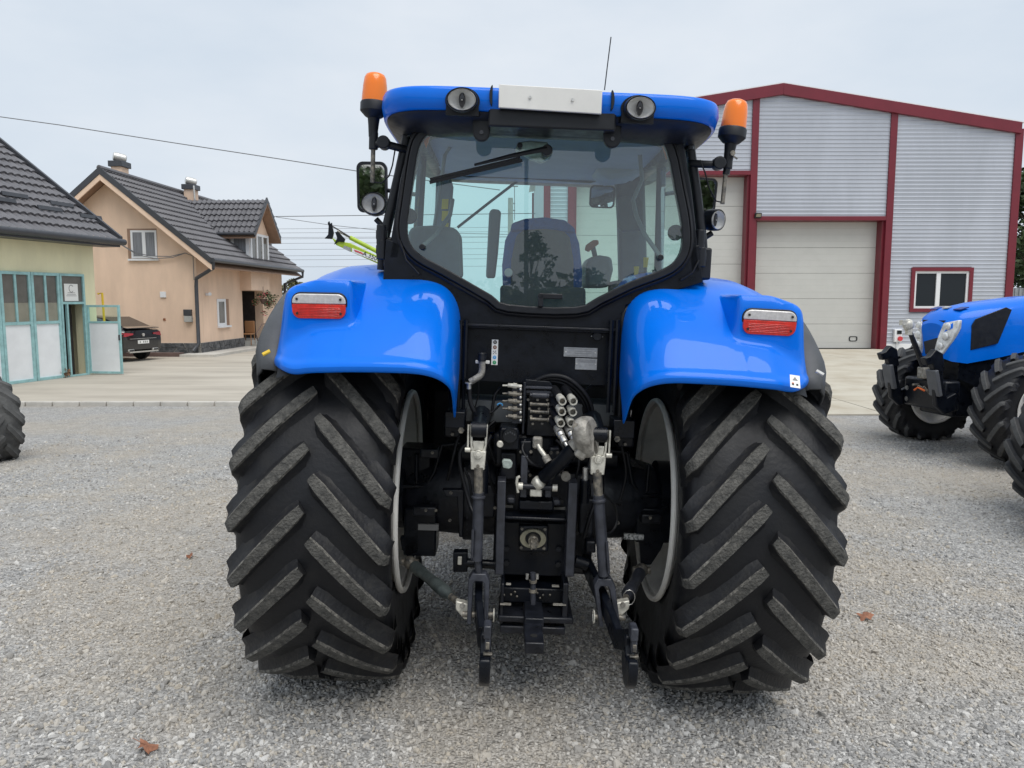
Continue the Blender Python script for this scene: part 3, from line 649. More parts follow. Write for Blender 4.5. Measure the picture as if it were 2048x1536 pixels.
# beacons
def beacon(base, px_tip, bx, lean):
    c = L(*base, -.34); t = empty('beacon', Matrix.Translation(c) @ Matrix.Rotation(rad(lean), 4, 'Y'), T)
    s = .0023
    prof = [(0, .058), (.002, .063), (.006, .064), (.045, .064), (.052, .062)]
    m = MB(); m.lathe((0, 0, 0), (0, 0, 1), [(-.03, .020), (-.02, .040), (0, .060), (.004, .0635), (.040, .0635), (.046, .060)], 28); m.lathe((0, 0, -.11), (0, 0, 1), [(0, .020), (.05, .024), (.085, .028)], 20); m.build('base', 'black_plastic', t, smooth=40)
    m = MB(); m.lathe((0, 0, .046), (0, 0, 1), [(0, .058), (.012, .0585), (.07, .055), (.105, .050), (.120, .042), (.127, .028), (.129, .002)], 32); m.build('lens', 'amber', t, smooth=60)
    m = MB(); m.lathe((0, 0, .05), (0, 0, 1), [(0, .030), (.02, .034), (.05, .033), (.056, .02), (.056, .002)], 20); m.box((.0, .012, .09), (.05, .006, .05)); m.build('rotor', 'orange_part', t, smooth=40)
    m = MB(); m.tube([(0, 0, -.1), (0, 0, -.165)], .017, 12); m.build('stem', 'dark_iron', t)
    return c
beacon((748, 225), None, 0, 1.5); beacon((1463, 277), None, 0, 5)
def beacon_arm(pts_arm, pts_tube, joint, clampc):
    m = MB(); m.tube([L(*p) for p in pts_arm], .019, 8); a = m.build('beacon_arm', 'black_plastic', T, bevel=.004)
    m = MB(); p = L(*joint); m.cyl(p + Vector((0, -.03, 0)), p + Vector((0, .03, 0)), .030, n=18); m.build('joint', 'black_plastic', a, bevel=.005)
    m = MB(); m.tube([L(*p) for p in pts_tube], .0105, 12); m.build('beacon_tube', 'worn_steel', a)
    m = MB(); p = L(*clampc); m.cyl(p + Vector((0, 0, -.03)), p + Vector((.0, 0, .05)), .021, n=14); m.build('clamp', 'black_plastic', a, bevel=.004)
beacon_arm([(748, 288, -.34), (770, 288, -.34), (800, 296, -.33), (818, 300, -.31)], [(747, 270, -.34), (745, 365, -.34)], (768, 286, -.35), (747, 286, -.34))
beacon_arm([(1452, 327, -.34), (1420, 329, -.34), (1380, 327, -.31)], [(1456, 300, -.34), (1445, 408, -.34)], (1437, 327, -.35), (1456, 325, -.34))
m = MB(); p = L(1464, 307, -.36); m.cyl(p + Vector((0, -.015, 0)), p + Vector((0, .01, 0)), .012, n=12); m.box(p + Vector((.012, 0, -.014)), (.035, .006, .006), Matrix.Rotation(rad(35), 3, 'Y')); m.build('wing_bolt', 'worn_steel', T)
strut('beacon_cable', [(1400, 320, -.35), (1410, 345, -.36), (1418, 375, -.36), (1432, 402, -.35), (1445, 405, -.34)], .0035, 'black_rubber', 6)
strut('beacon_cable', [(790, 300, -.35), (785, 330, -.36), (778, 352, -.36), (764, 366, -.35), (747, 364, -.34)], .0035, 'black_rubber', 6)
# side work lamps with arms
work_lamp('side_work_light', L(748, 408, -.28), .052, .046, rad(0), rad(0)); work_lamp('side_work_light', L(1432, 440, -.28), .041, .043, rad(30), rad(4))
strut('lamp_arm', [(752, 438, -.25), (765, 452, -.25), (778, 452, -.26)], .014, 'black_plastic'); strut('lamp_arm', [(1424, 466, -.25), (1408, 476, -.25), (1398, 474, -.26)], .014, 'black_plastic')
# mirrors on the front corners of the cab
def mirror(name, x0, y0, x1, y1, y, turn, tilt):
    a = L(x0, y1, y); b = L(x1, y0, y); c = (a + b) / 2; hw, hh = abs(b.x - a.x) / 2, abs(b.z - a.z) / 2
    t = empty(name, Matrix.Translation(c) @ Matrix.Rotation(turn, 4, 'Z') @ Matrix.Rotation(tilt, 4, 'X'), T)
    m = MB(); o = rrect(-hw, -hh, hw, hh, min(hw, hh) * .42, 0, 6); m.grid([[p * 1.0 for p in o], [p * .97 + Vector((0, .03, 0)) for p in o], [p * .7 + Vector((0, .06, 0)) for p in o]], True); m.add([p * .7 + Vector((0, .06, 0)) for p in o], [tuple(range(len(o)))])
    m.ring([p + Vector((0, -.006, 0)) for p in o], [p * .88 + Vector((0, -.006, 0)) for p in o], (0, .016, 0)); m.build('housing', 'black_plastic', t, smooth=50)
    m = MB(); m.add([p * .94 + Vector((0, .002, 0)) for p in o], [tuple(range(len(o)))]); m.build('mirror_glass', 'mirror', t, smooth=0)
    return t
mirror('side_mirror', 712, 325, 776, 424, 1.15, rad(-10), rad(6.2)); mirror('side_mirror', 1376, 357, 1436, 424, 1.15, rad(8), rad(5.9))
strut('mirror_arm', [(770, 380, 1.17), (800, 385, 1.15), (840, 390, 1.1)], .014, 'black_plastic'); strut('mirror_arm', [(1380, 390, 1.17), (1350, 385, 1.15), (1330, 388, 1.1)], .014, 'black_plastic')
# antenna
strut('antenna', [(1209, 180, -.30), (1215, 130, -.30), (1222, 74, -.30)], .0028, 'black_plastic', 6)
# ---------------- cab interior and front of the cab
YF = 1.16
wsx = [(-.62, 1.55), (.62, 1.55), (.60, 2.70), (-.60, 2.70)]
m = MB(); m.add([Vector((x, YF, z)) for x, z in wsx], [(0, 1, 2, 3)]); m.build('windscreen', 'front_glass', T, smooth=0)
for s_ in (-1, 1):
    m = MB(); m.tube([(s_ * .66, YF + .02, 1.45), (s_ * .62, YF, 2.72)], .035, 8); m.build('front_pillar', 'cab_dark', T)
    m = MB(); m.tube([(s_ * .70, .35, 1.45), (s_ * .66, .35, 2.72)], .026, 8); m.build('door_pillar', 'cab_dark', T)
    m = MB(); m.add([Vector((s_ * .70, -.34, 1.62)), Vector((s_ * .70, YF, 1.50)), Vector((s_ * .645, YF, 2.70)), Vector((s_ * .645, -.36, 2.70))], [(0, 1, 2, 3)]); m.build('side_window', 'front_glass', T, smooth=0)
    m = MB(); m.bb((s_ * .70, .55, 1.30), (s_ * .64, YF, 1.60)); m.build('cab_side', 'black_paint', T)
m = MB(); m.bb((-.37, -.32, 1.36), (.37, YF, 1.46)); m.build('cab_floor', 'cab_dark', T)
m = MB(); m.bb((-.62, YF - .28, 1.40), (.62, YF - .03, 1.66)); m.build('dashboard', 'cab_dark', T, bevel=.03)
def pxprism(name, pts, y, th, mt, bevel=.0, par=None, seg=3):
    m = MB(); m.prism([L(a, b, y) for a, b in pts], (0, th, 0)); return m.build(name, mt, par or T, bevel=bevel, seg=seg)
seat = pxprism('seat', [(1006, 600), (1004, 530), (1010, 480), (1022, 454), (1048, 440), (1090, 436), (1130, 442), (1150, 458), (1160, 486), (1166, 540), (1164, 600)], .15, .16, 'seat_blue', .045)
pxprism('seat_back', [(1020, 602), (1022, 520), (1032, 470), (1052, 456), (1090, 452), (1125, 458), (1140, 474), (1148, 520), (1148, 602)], .135, .05, 'cab_dark', .02, seat)
pxprism('headrest', [(1020, 462), (1024, 446), (1050, 437), (1090, 434), (1130, 440), (1150, 456), (1152, 466), (1090, 458)], .13, .12, 'seat_blue', .025, seat)
pxprism('seat_base', [(1000, 625), (1000, 570), (1172, 575), (1172, 625)], .12, .5, 'cab_dark', .02, seat)
p = L(1017, 545, .11); m = MB(); m.cyl(p, p + Vector((0, .03, 0)), .022, n=18); m.build('adjuster_knob', 'white_plate', seat, bevel=.004)
pxprism('armrest', [(972, 556), (972, 545), (978, 424), (984, 417), (999, 419), (1002, 425), (996, 505), (990, 556)], .30, .07, 'cab_grey', .012)
pxprism('passenger_seat', [(815, 490), (816, 462), (826, 452), (870, 450), (910, 455), (922, 470), (925, 555), (900, 560), (850, 530)], -.12, .10, 'cab_grey', .02)
con = pxprism('control_console', [(1172, 575), (1172, 530), (1180, 514), (1200, 510), (1224, 514), (1227, 540), (1218, 575)], .30, .30, 'cab_grey', .02)
m = MB(); m.tube([L(1190, 512, .35), L(1186, 495, .36)], .014, 8); m.build('lever', 'cab_dark', con)
pxprism('lever_grip', [(1170, 500), (1172, 490), (1186, 480), (1197, 480), (1198, 488), (1184, 498), (1178, 504)], .34, .03, 'skin_pink_handle', .006, con)
for px, py, mt in ((1292, 515, 'yellow'), (1273, 533, 'yellow'), (1284, 545, 'cab_dark'), (1310, 540, 'cab_dark')):
    m = MB(); c = L(px, py, -.05); m.tube([c, c + Vector((0, 0, -.05))], [.014, .010], 8); m.build('knob', mt, T)
    m = MB(); m.tube([c + Vector((0, 0, -.05)), c + Vector((0, 0, -.16))], .006, 6); m.build('lever', 'cab_dark', T)
pxprism('side_console', [(1235, 640), (1235, 560), (1345, 548), (1345, 640)], .0, .4, 'cab_dark', .02)
# right front structure of the cab: monitor arm, interior mirror, dark pillar trim
pxprism('pillar_trim', [(1240, 565), (1237, 440), (1232, 360), (1238, 340), (1290, 345), (1296, 565)], .98, .10, 'cab_dark', .02)
pxprism('monitor', [(1236, 452), (1236, 398), (1244, 392), (1282, 394), (1288, 402), (1288, 460), (1244, 464)], .45, .05, 'cab_dark', .012)
pxprism('door_trim', [(868, 470), (872, 350), (884, 345), (900, 352), (906, 372), (904, 400), (898, 470)], .95, .06, 'cab_grey', .01)
for k in range(3):
    pxprism('caution_label', [(884, 398 + 24 * k), (897, 398 + 24 * k), (896, 418 + 24 * k), (883, 418 + 24 * k)], .94, .004, 'yellow')
mi_ = mirror('interior_mirror', 1178, 372, 1231, 415, .95, rad(2), rad(1))
pxprism('sun_visor', [(925, 352), (940, 332), (1190, 338), (1195, 362), (1180, 366), (1060, 358), (935, 354)], 1.02, .02, 'cab_dark')
pxprism('roof_console', [(1195, 345), (1190, 300), (1230, 285), (1300, 290), (1310, 330), (1265, 352), (1220, 358)], .55, .3, 'cab_light', .03)
pxprism('roof_duct', [(900, 300), (910, 288), (1180, 290), (1190, 305), (1188, 330), (905, 328)], .65, .3, 'cab_light', .03)
strut('inner_rail', [(868, 460, .1), (880, 380, .1), (890, 310, .1), (905, 288, .1), (960, 282, .1), (1180, 288, .1), (1240, 296, .1)], .010, 'cab_grey', 8)
strut('front_wiper', [(1040, 358, YF + .03), (980, 404, YF + .03), (915, 455, YF + .03)], .010, 'cab_dark', 6)
# bonnet, front axle
m = MB(); rows = []
for y, w, zt, zb in ((1.2, .42, 1.86, 1.0), (2.0, .40, 1.84, 1.0), (2.8, .37, 1.78, 1.0), (3.3, .33, 1.66, 1.02), (3.42, .26, 1.50, 1.06)):
    rows.append([Vector((x * w, y, zb + (zt - zb) * t)) for x, t in ((-1, 0), (-1, .5), (-.96, .85), (-.8, .97), (0, 1), (.8, .97), (.96, .85), (1, .5), (1, 0))])
m.grid(rows); m.add(rows[-1], [tuple(range(9))]); m.add(rows[0], [tuple(range(8, -1, -1))]); m.build('bonnet', 'blue_paint', T, smooth=50)
m = MB(); m.bb((-.2, .3, .62), (.2, 3.2, 1.05)); m.build('chassis', 'black_paint', T, bevel=.02)
m = MB(); m.tube([(-.85, 2.78, .69), (.85, 2.78, .69)], .09, 10); m.build('front_axle', 'black_paint', T)
m = MB(); m.bb((-.64, .75, .55), (-.25, 1.6, 1.42)); m.build('fuel_tank', 'black_plastic', T, bevel=.05); m = MB(); m.bb((.25, .75, .55), (.64, 1.6, 1.42)); m.build('step_box', 'black_plastic', T, bevel=.05)  # both heightened into dark panels, added to keep the gap under the cab dark

# ---------------- rear axle, housings
m = MB(); m.bb(L(985, 1145, -.22), L(1168, 900, .4)); m.build('transmission_housing', 'dark_iron', T, bevel=.02)
for s_ in (-1, 1):
    m = MB(); m.lathe((s_ * .18, 0, AX), (s_ * .5, 0, 0), [(0, .22), (.12, .22), (.2, .20), (.22, .25), (.34, .25), (.36, .22), (.7, .21), (.9, .18), (1.0, .14)], 36); m.build('axle_trumpet', 'dark_iron', T, smooth=35)
    m = MB(); m.lathe((s_ * .30, 0, AX), (s_ * .05, 0, 0), [(0, .20), (0, .245), (.5, .25), (1, .245), (1, .20)], 40, False); m.build('final_drive_ring', 'grey_iron', T, smooth=35)
    m = MB(); m.lathe((s_ * .62, 0, AX), (s_ * .12, 0, 0), [(0, .12), (.3, .20), (1, .20)], 28); m.build('wheel_hub', 'black_paint', T, smooth=35)
    for k in range(12):
        a = 2 * math.pi * k / 12; m = MB(); p = Vector((s_ * .275, -.23 * math.sin(a), AX + .23 * math.cos(a))); m.cyl(p, p + Vector((s_ * .03, 0, 0)), .012, n=6)
        if math.sin(a) > .2: m.build('bolt', 'dark_iron', T)
# brackets carrying the stabilisers and the fender struts
m = MB(); m.bb(L(806, 1112, -.20), L(880, 1000, -.02)); m.build('axle_bracket', 'black_paint', T, bevel=.01)
m = MB(); m.bb(L(815, 1000, -.12), L(893, 960, .1)); m.build('axle_bracket', 'black_paint', T, bevel=.01)
m = MB(); m.bb(L(1270, 1085, -.20), L(1336, 1000, -.02)); m.build('axle_bracket', 'black_paint', T, bevel=.01)
pxprism('axle_bracket', [(1278, 1080), (1330, 1080), (1322, 1100), (1302, 1130), (1282, 1130)], -.20, .04, 'black_paint', .005)
pxprism('axle_bracket', [(800, 1075), (838, 1068), (838, 1100), (822, 1122), (803, 1100)], -.20, .04, 'black_paint', .005)
m = MB(); m.bb(L(1248, 1079, -.215), L(1286, 1067, -.19)); m.build('worn_label', 'worn_white', T) if 'worn_white' in MATS else None
m = MB(); m.bb(L(836, 1060, -.215), L(878, 1047, -.19)); m.build('worn_label', 'ink_grey', T)
strut('fender_stay', [(805, 973, -.18), (852, 972, -.18), (868, 945, -.18), (884, 890, -.18), (920, 886, -.18)], .012, 'black_paint', 8)
strut('fender_stay', [(1335, 992, -.18), (1280, 990, -.18), (1264, 965, -.18), (1254, 905, -.18), (1218, 900, -.18)], .012, 'black_paint', 8)
strut('bracket_bolt', [(833, 970, -.17), (833, 910, -.17)], .010, 'black_paint'); strut('bracket_bolt', [(1293, 988, -.17), (1298, 930, -.17)], .010, 'black_paint')
m = MB(); m.bb(L(800, 960, -.14), L(870, 885, .05)); m.build('axle_cover', 'black_paint', T, bevel=.01)
pxprism('stay_plate', [(1258, 912), (1322, 970), (1318, 982), (1256, 925)], -.10, .02, 'black_paint')
# rockshaft housing and lift arms
m = MB(); m.bb(L(985, 935, -.36), L(1100, 850, -.05)); m.build('lift_housing', 'dark_iron', T, bevel=.02)
m = MB(); a, b = L(925, 905, -.12), L(1232, 915, -.12); m.tube([a, b], .055, 16); m.build('rockshaft', 'black_paint', T)
for px, py in ((958, 862), (1198, 872)):
    e = L(px, py, -.68); m = MB(); m.tube([Vector((e.x, -.12, e.z - .04)), Vector((e.x, -.40, e.z + .03)), e + Vector((0, .02, 0))], [.055, .045, .036], 10); m.build('lift_arm', 'black_paint', T, smooth=50)
    m = MB(); m.cyl(e + Vector((-.034, 0, .006)), e + Vector((.034, 0, .006)), .034, n=18); m.build('lift_arm_eye', 'black_paint', T, bevel=.004)
for i, (cx0, cy0, rod, s_) in enumerate((((958, 862), None, [(957, 935), (957, 985), (956, 1040), (954, 1108)], -1), ((1198, 872), None, [(1194, 945), (1197, 990), (1202, 1060), (1207, 1150)], 1))):
    pass
def lift_rod(px, py, sd, rod, fork):
    e = L(px, py, -.68); k = (L(px + 100, py, -.68).x - e.x) / 100     # metres per pixel
    t = empty('lift_rod', None, T)
    Y = -.685; m = MB(); z = lambda d: -d * k
    for q in (-1, 1):
        m.prism([e + Vector((q * .038, -.012, .03)), e + Vector((q * .027, -.012, .03)), e + Vector((q * .026, -.012, z(30))), e + Vector((q * .010, -.012, z(46))), e + Vector((q * .030, -.012, z(48))), e + Vector((q * .036, -.012, z(26)))], (0, .03, 0))
    m.prism([e + Vector((-.026, -.008, z(20))), e + Vector((.026, -.008, z(20))), e + Vector((.022, -.008, z(40))), e + Vector((-.022, -.008, z(40)))], (0, .02, 0))
    m.prism([e + Vector((-.034, -.014, z(40))), e + Vector((.034, -.014, z(40))), e + Vector((.030, -.014, z(78))), e + Vector((-.030, -.014, z(78)))], (0, .035, 0))
    m.build('clevis', 'pale_metal', t, bevel=.004)
    m = MB(); c = e + Vector((0, -.022, z(46))); m.cyl(c, c + Vector((0, .02, 0)), .019, n=18); m.cyl(c + Vector((0, -.004, 0)), c, .011, n=6); m.build('pivot_bolt', 'pale_metal', t, bevel=.002)
    m = MB(); c = e + Vector((0, -.020, z(70))); m.cyl(c, c + Vector((0, .01, 0)), .008, n=8); m.build('set_screw', 'worn_steel', t)
    m = MB(); a_ = e + Vector((sd * .046, -.01, .028)); b_ = e + Vector((sd * .046, -.01, z(38))); m.tube([a_, b_], .0045, 8); m.cyl(b_ + Vector((-.012, 0, 0)), b_ + Vector((.012, 0, 0)), .011, n=10); m.build('lock_pin', 'pale_metal', t)
    P = [L(a, b, -.69 + .0 * i) for i, (a, b) in enumerate(rod)]
    m = MB(); m.tube([P[0], P[1]], .020, 14); m.build('threaded_rod', 'worn_steel', t)
    m = MB(); m.tube([P[1], P[2], P[3]], [.024, .025, .026], 14); m.lathe(P[1] + (P[2] - P[1]) * .1, (P[2] - P[1]) * .12, [(0, .024), (.3, .031), (.7, .031), (1, .024)], 14); m.build('rod_tube', 'grey_iron', t, smooth=50)
    m = MB(); q = P[3] + Vector((0, -.03, 0)); m.tube([P[2] + (P[3] - P[2]) * .2 + Vector((sd * .02, -.03, 0)), P[2] + (P[3] - P[2]) * .9 + Vector((sd * .02, -.03, 0))], .006, 6); m.build('crank_handle', 'grey_iron', t)
    # fork at the lower link
    f0 = L(*fork[0], -.70); f1 = L(*fork[1], -.74); w = .047; m = MB()
    h = f0.z - f1.z
    m.prism([f0 + Vector((-.03, 0, 0)), f0 + Vector((.03, 0, 0)), f0 + Vector((w, 0, -.03)), Vector((f1.x + w, f1.y, f1.z)), Vector((f1.x + w - .02, f1.y, f1.z)), f0 + Vector((w - .022, 0, -.05)), f0 + Vector((.015, 0, -.035)), f0 + Vector((-.015, 0, -.035)), f0 + Vector((-w + .022, 0, -.05)), Vector((f1.x - w + .02, f1.y, f1.z)), Vector((f1.x - w, f1.y, f1.z)), f0 + Vector((-w, 0, -.03))], (0, .06, 0))
    m.tube([P[3] + Vector((0, .01, .01)), f0 + Vector((0, .02, -.01))], .016, 10)
    m.build('fork', 'grey_iron', t, bevel=.004)
    m = MB(); c = f1 + Vector((0, .03, .035)); m.cyl(c + Vector((-.07, 0, 0)), c + Vector((.07, 0, 0)), .013, n=12); m.build('fork_pin', 'worn_steel', t)
    m = MB(); cc = c + Vector((.07 if sd < 0 else -.07, 0, 0)); m.tube([cc + Vector((0, .028 * math.cos(rad(30 * i)), .028 * math.sin(rad(30 * i)))) for i in range(13)], .003, 6, False); m.build('linch_pin_ring', 'pale_metal', t)
lift_rod(958, 862, -1, [(957, 935), (957, 985), (956, 1040), (953, 1120)], ((958, 1148), (955, 1250)))
lift_rod(1198, 872, 1, [(1194, 945), (1197, 990), (1202, 1060), (1208, 1150)], ((1210, 1158), (1220, 1255)))
# lower links with hook ends
def lower_link(front, mid, end, hook_w):
    a, b, c = L(*front), L(*mid), L(*end); t = empty('lower_link', None, T); m = MB(); w = .017
    path = [a, a * .5 + b * .5, b, b * .45 + c * .55, c + Vector((0, .03, .10))]; hs = [.045, .045, .042, .046, .05]
    rows = []
    for p, h in zip(path, hs):
        rows.append([p + Vector((sx * w, 0, sz * h)) for sx, sz in ((-1, -1), (1, -1), (1, 1), (-1, 1))])
    m.grid(rows, True); m.add(rows[-1], [(0, 1, 2, 3)]); m.add(rows[0], [(3, 2, 1, 0)]); m.build('link_arm', 'black_paint', t, bevel=.006)
    # hook: a jaw open upward, in the plane of travel, seen end on
    prof = [(0.10, .12), (.05, .135), (.015, .12), (.02, .085), (.0, .05), (-.035, .045), (-.06, .065), (-.085, .06), (-.095, .02), (-.085, -.03), (-.05, -.065), (0, -.075), (.06, -.05), (.10, .02)]
    m = MB(); m.prism([c + Vector((-hook_w / 2, y, z)) for y, z in prof], (hook_w, 0, 0)); m.build('hook', 'black_paint', t, bevel=.007, seg=3)
    m = MB(); m.box(c + Vector((.006, -.01, .155)), (.030, .07, .055)); m.box(c + Vector((.008, -.022, .105)), (.024, .035, .055)); m.build('hook_latch', 'grey_iron', t, bevel=.006)
    m = MB(); m.box(c + Vector((.008, -.044, .102)), (.015, .006, .03)); m.build('latch_stop', 'worn_steel', t, bevel=.002)
    m = MB(); m.box(c + Vector((.010, -.03, .062)), (.036, .02, .008)); m.build('latch_spring', 'worn_steel', t, bevel=.002)
    return t
lower_link((958, 1085, -.25), (957, 1215, -.72), (970, 1330, -1.02), .044)
lower_link((1172, 1125, -.25), (1213, 1215, -.72), (1259, 1335, -1.02), .040)
# stabilisers
def stabiliser(a, b, mt):
    A, B = L(*a), L(*b); d = B - A; t = empty('stabiliser', None, T)
    m = MB(); m.ball(A, .035, 12, 8); m.cyl(A + Vector((-.045, 0, 0)), A + Vector((.045, 0, 0)), .018, n=12); m.build('ball_joint', 'worn_steel', t, smooth=50)
    m = MB(); m.lathe(A, d, [(.08, .020), (.10, .030), (.24, .031), (.26, .027), (.5, .027), (.52, .031), (.72, .031), (.75, .022), (.80, .020)], 16); m.build('stabiliser_tube', mt, t, smooth=40)
    m = MB(); m.lathe(A, d, [(.76, .016), (.92, .016)], 12); m.build('stabiliser_rod', 'worn_steel', t)
    m = MB(); s = 1 if d.x > 0 else -1; m.prism([B + Vector((-s * .03, -.02, .03)), B + Vector((s * .045, -.02, .012)), B + Vector((s * .045, -.02, -.055)), B + Vector((s * .01, -.02, -.055)), B + Vector((-s * .03, -.02, -.01))], (0, .045, 0)); m.build('yoke', 'pale_metal', t, bevel=.006)
    m = MB(); m.cyl(B + Vector((0, -.026, .01)), B + Vector((0, .03, .01)), .012, n=10); m.build('yoke_bolt', 'cast_metal', t)
stabiliser((820, 1125, -.22), (925, 1212, -.66), 'green_grey')
stabiliser((1283, 1140, -.22), (1244, 1210, -.66), 'grey_iron')
m = MB(); pts = [L(1258, 1195, -.58) + Vector((.028 * math.cos(rad(30 * i)), 0, .036 * math.sin(rad(30 * i)))) for i in range(13)]; m.tube(pts, .002, 5, False); m.build('safety_ring', 'silver', T)

# ---------------- top link
tl0, tl1 = L(1072, 972, -.52), L(1168, 878, -.66)
tlk = empty('top_link', None, T); d = tl1 - tl0
m = MB(); m.lathe(tl0, d, [(.16, .030), (.18, .034), (.80, .034), (.82, .028)], 18); m.build('top_link_tube', 'black_paint', tlk, smooth=40)
m = MB(); m.lathe(tl0, d, [(-.02, .026), (.04, .034), (.10, .034), (.14, .020), (.18, .016)], 18); m.box(tl0 + Vector((0, 0, -.02)), (.055, .05, .05)); m.build('top_link_ball', 'pale_metal', tlk, bevel=.004)
m = MB(); c = L(1150, 893, -.67); m.lathe(c, Vector((.04, 0, .035)), [(-.25, .036), (0, .037), (.3, .034), (1, .028)], 20); m.build('top_link_nut', 'cast_metal', tlk, smooth=40)
hk = L(1172, 872, -.70); m = MB(); Rh = Matrix.Rotation(rad(-14), 3, 'Y') @ Matrix.Rotation(rad(58), 3, 'Z')
prof = []
for k in range(26):
    a = rad(-70 + 320 * k / 25); r = .083 + .007 * math.sin(3 * a); prof.append((r * .82 * math.cos(a), r * 1.12 * math.sin(a)))
prof += [(-.012, -.05), (.006, -.02), (.012, .0)]
prof2 = [(x * .5, z * .5) for x, z in prof]
rows = []
for yy, kk in ((-.034, .80), (-.026, .95), (-.008, 1.0), (.012, 1.0), (.030, .93), (.038, .78)):
    rows.append([hk + Rh @ Vector((x * kk, yy, z * kk)) for x, z in prof])
m.grid(rows, True); m.add(rows[0], [tuple(range(len(prof)))]); m.add(rows[-1], [tuple(range(len(prof) - 1, -1, -1))]); m.build('top_link_hook', 'cast_metal', tlk, smooth=55)
m = MB(); c = L(1160, 853, -.735); m.lathe(c, Rh @ Vector((0, .03, 0)), [(0, .011), (0, .020), (.8, .022), (.8, .010)], 18, False); m.build('hook_boss', 'worn_steel', tlk, smooth=40)
m = MB(); c = L(1163, 905, -.71); m.box(c, (.05, .05, .055), Matrix.Rotation(rad(35), 3, 'Y')); m.build('hook_latch', 'cast_metal', tlk, bevel=.012, seg=3)
# top link bracket: two grey cheeks
for px, w in ((1048, 17), (1097, 15)):
    m = MB(); a = L(px - w / 2, 995, -.52); b = L(px + w / 2, 912 if px < 1060 else 945, -.52); m.bb(a, Vector((b.x, -.40, b.z))); m.build('bracket_cheek', 'grey_iron', T, bevel=.004)
m = MB(); m.bb(L(1037, 1020, -.50), L(1105, 990, -.38)); m.build('bracket_foot', 'black_paint', T, bevel=.008)
m = MB(); a, b = L(1038, 972, -.54), L(1112, 976, -.54); m.cyl(a, b, .014, n=14); m.build('top_link_pin', 'dark_iron', T); m = MB(); m.cyl(a + Vector((-.004, 0, 0)), a + (b - a) * .10, .017, n=14); m.cyl(a + (b - a) * .90, b + Vector((.006, 0, 0)), .017, n=14); m.build('pin_collar', 'pale_metal', T)
strut('pin_handle', [(1036, 985, -.545), (1033, 965, -.545), (1035, 955, -.545), (1040, 953, -.545)], .007, 'pale_metal', 8)
# vertical hitch bars and cross bar
for px0, px1, t0, b0, dx in ((995, 1012, 962, 1150, -5), (1138, 1156, 966, 1154, -8)):
    a = L(px0, t0, -.56); b = L(px1, t0, -.56); c = L(px1 + dx, b0, -.56); d_ = L(px0 + dx, b0, -.56)
    m = MB(); m.prism([a, b, c, d_], (0, .10, 0)); m.build('hitch_bar', 'grey_iron', T, bevel=.004)
m = MB(); m.bb(L(1008, 1040, -.53), L(1140, 1024, -.42)); m.build('cross_bar', 'black_paint', T, bevel=.008)
m = MB(); m.bb(L(1004, 1150, -.40), L(1140, 1036, -.30)); m.build('hitch_plate', 'black_paint', T, bevel=.006)
for x, y in ((1013, 1097), (1117, 1097), (1013, 1125), (1116, 1128), (1018, 1000), (1122, 1003)):
    c = L(x, y, -.405); m = MB(); m.cyl(c + Vector((0, -.012, 0)), c, .014, n=6); m.build('bolt', 'dark_iron', T)
for x0, x1, y in ((1010, 1026, 1012), (1108, 1130, 1016)):
    m = MB(); m.bb(L(x0, y + 3, -.425), L(x1, y - 3, -.41)); m.build('worn_edge', 'cast_metal', T)
# PTO
pt = empty('power_take_off', None, T)
m = MB(); o = [L(1038, 1051, -.44), L(1097, 1051, -.44), L(1097, 1104, -.44), L(1038, 1104, -.44)]; m.prism(o, (0, .04, 0)); m.build('pto_flange', 'dark_iron', pt, bevel=.010, seg=3)
pc = L(1066, 1077, -.45); m = MB(); n = 32; k_ = .0026
ell = lambda rx, rz, y: [pc + Vector((rx * math.cos(2 * math.pi * i / n), y, rz * math.sin(2 * math.pi * i / n))) for i in range(n)]
m.grid([ell(.062, .046, .008), ell(.062, .046, -.008), ell(.038, .034, -.006), ell(.034, .031, .01)], True); m.build('pto_shield', 'beige_paint', pt, smooth=40)
m = MB(); m.cyl(pc + Vector((0, .02, 0)), pc + Vector((0, .0, 0)), .036, n=24); m.build('pto_seal', 'black_rubber', pt)
m = MB(); m.lathe(pc + Vector((0, .02, 0)), (0, -.13, 0), [(0, .024), (.5, .024), (.52, .0185), (.9, .0185), (1, .014)], 20)
for i in range(6):
    a = 2 * math.pi * i / 6; q = pc + Vector((.019 * math.cos(a), 0, .019 * math.sin(a))); m.cyl(q + Vector((0, -.05, 0)), q + Vector((0, -.103, 0)), .005, n=6)
m.build('pto_shaft', 'worn_steel', pt, smooth=35)
for x, y in ((1044, 1057), (1090, 1058), (1042, 1095), (1088, 1096)):
    c = L(x, y, -.44); m = MB(); m.cyl(c + Vector((0, -.008, 0)), c, .008, n=6); m.build('flange_bolt', 'worn_steel', pt)
# drawbar support and drawbar
m = MB(); m.bb(L(1000, 1205, -.46), L(1130, 1148, -.25)); m.build('drawbar_support', 'black_paint', T, bevel=.008)
m = MB(); m.bb(L(996, 1232, -.56), L(1138, 1206, -.30)); m.build('drawbar_frame', 'dark_iron', T, bevel=.008)
m = MB(); m.bb(L(1000, 1252, -.56), L(1124, 1236, -.36)); m.build('drawbar_crossmember', 'dark_iron', T, bevel=.006)
for px in (1004, 1128):
    m = MB(); m.bb(L(px - 5, 1248, -.55), L(px + 5, 1145, -.40)); m.build('support_cheek', 'dark_iron', T, bevel=.004)
for px0, px1, y in ((1012, 1022, 1168), (1104, 1118, 1172), (1000, 1022, 1208), (1106, 1132, 1209)):
    m = MB(); m.bb(L(px0, y + 2.5, -.565), L(px1, y - 2.5, -.54)); m.build('bolt_head', 'cast_metal', T, bevel=.003)
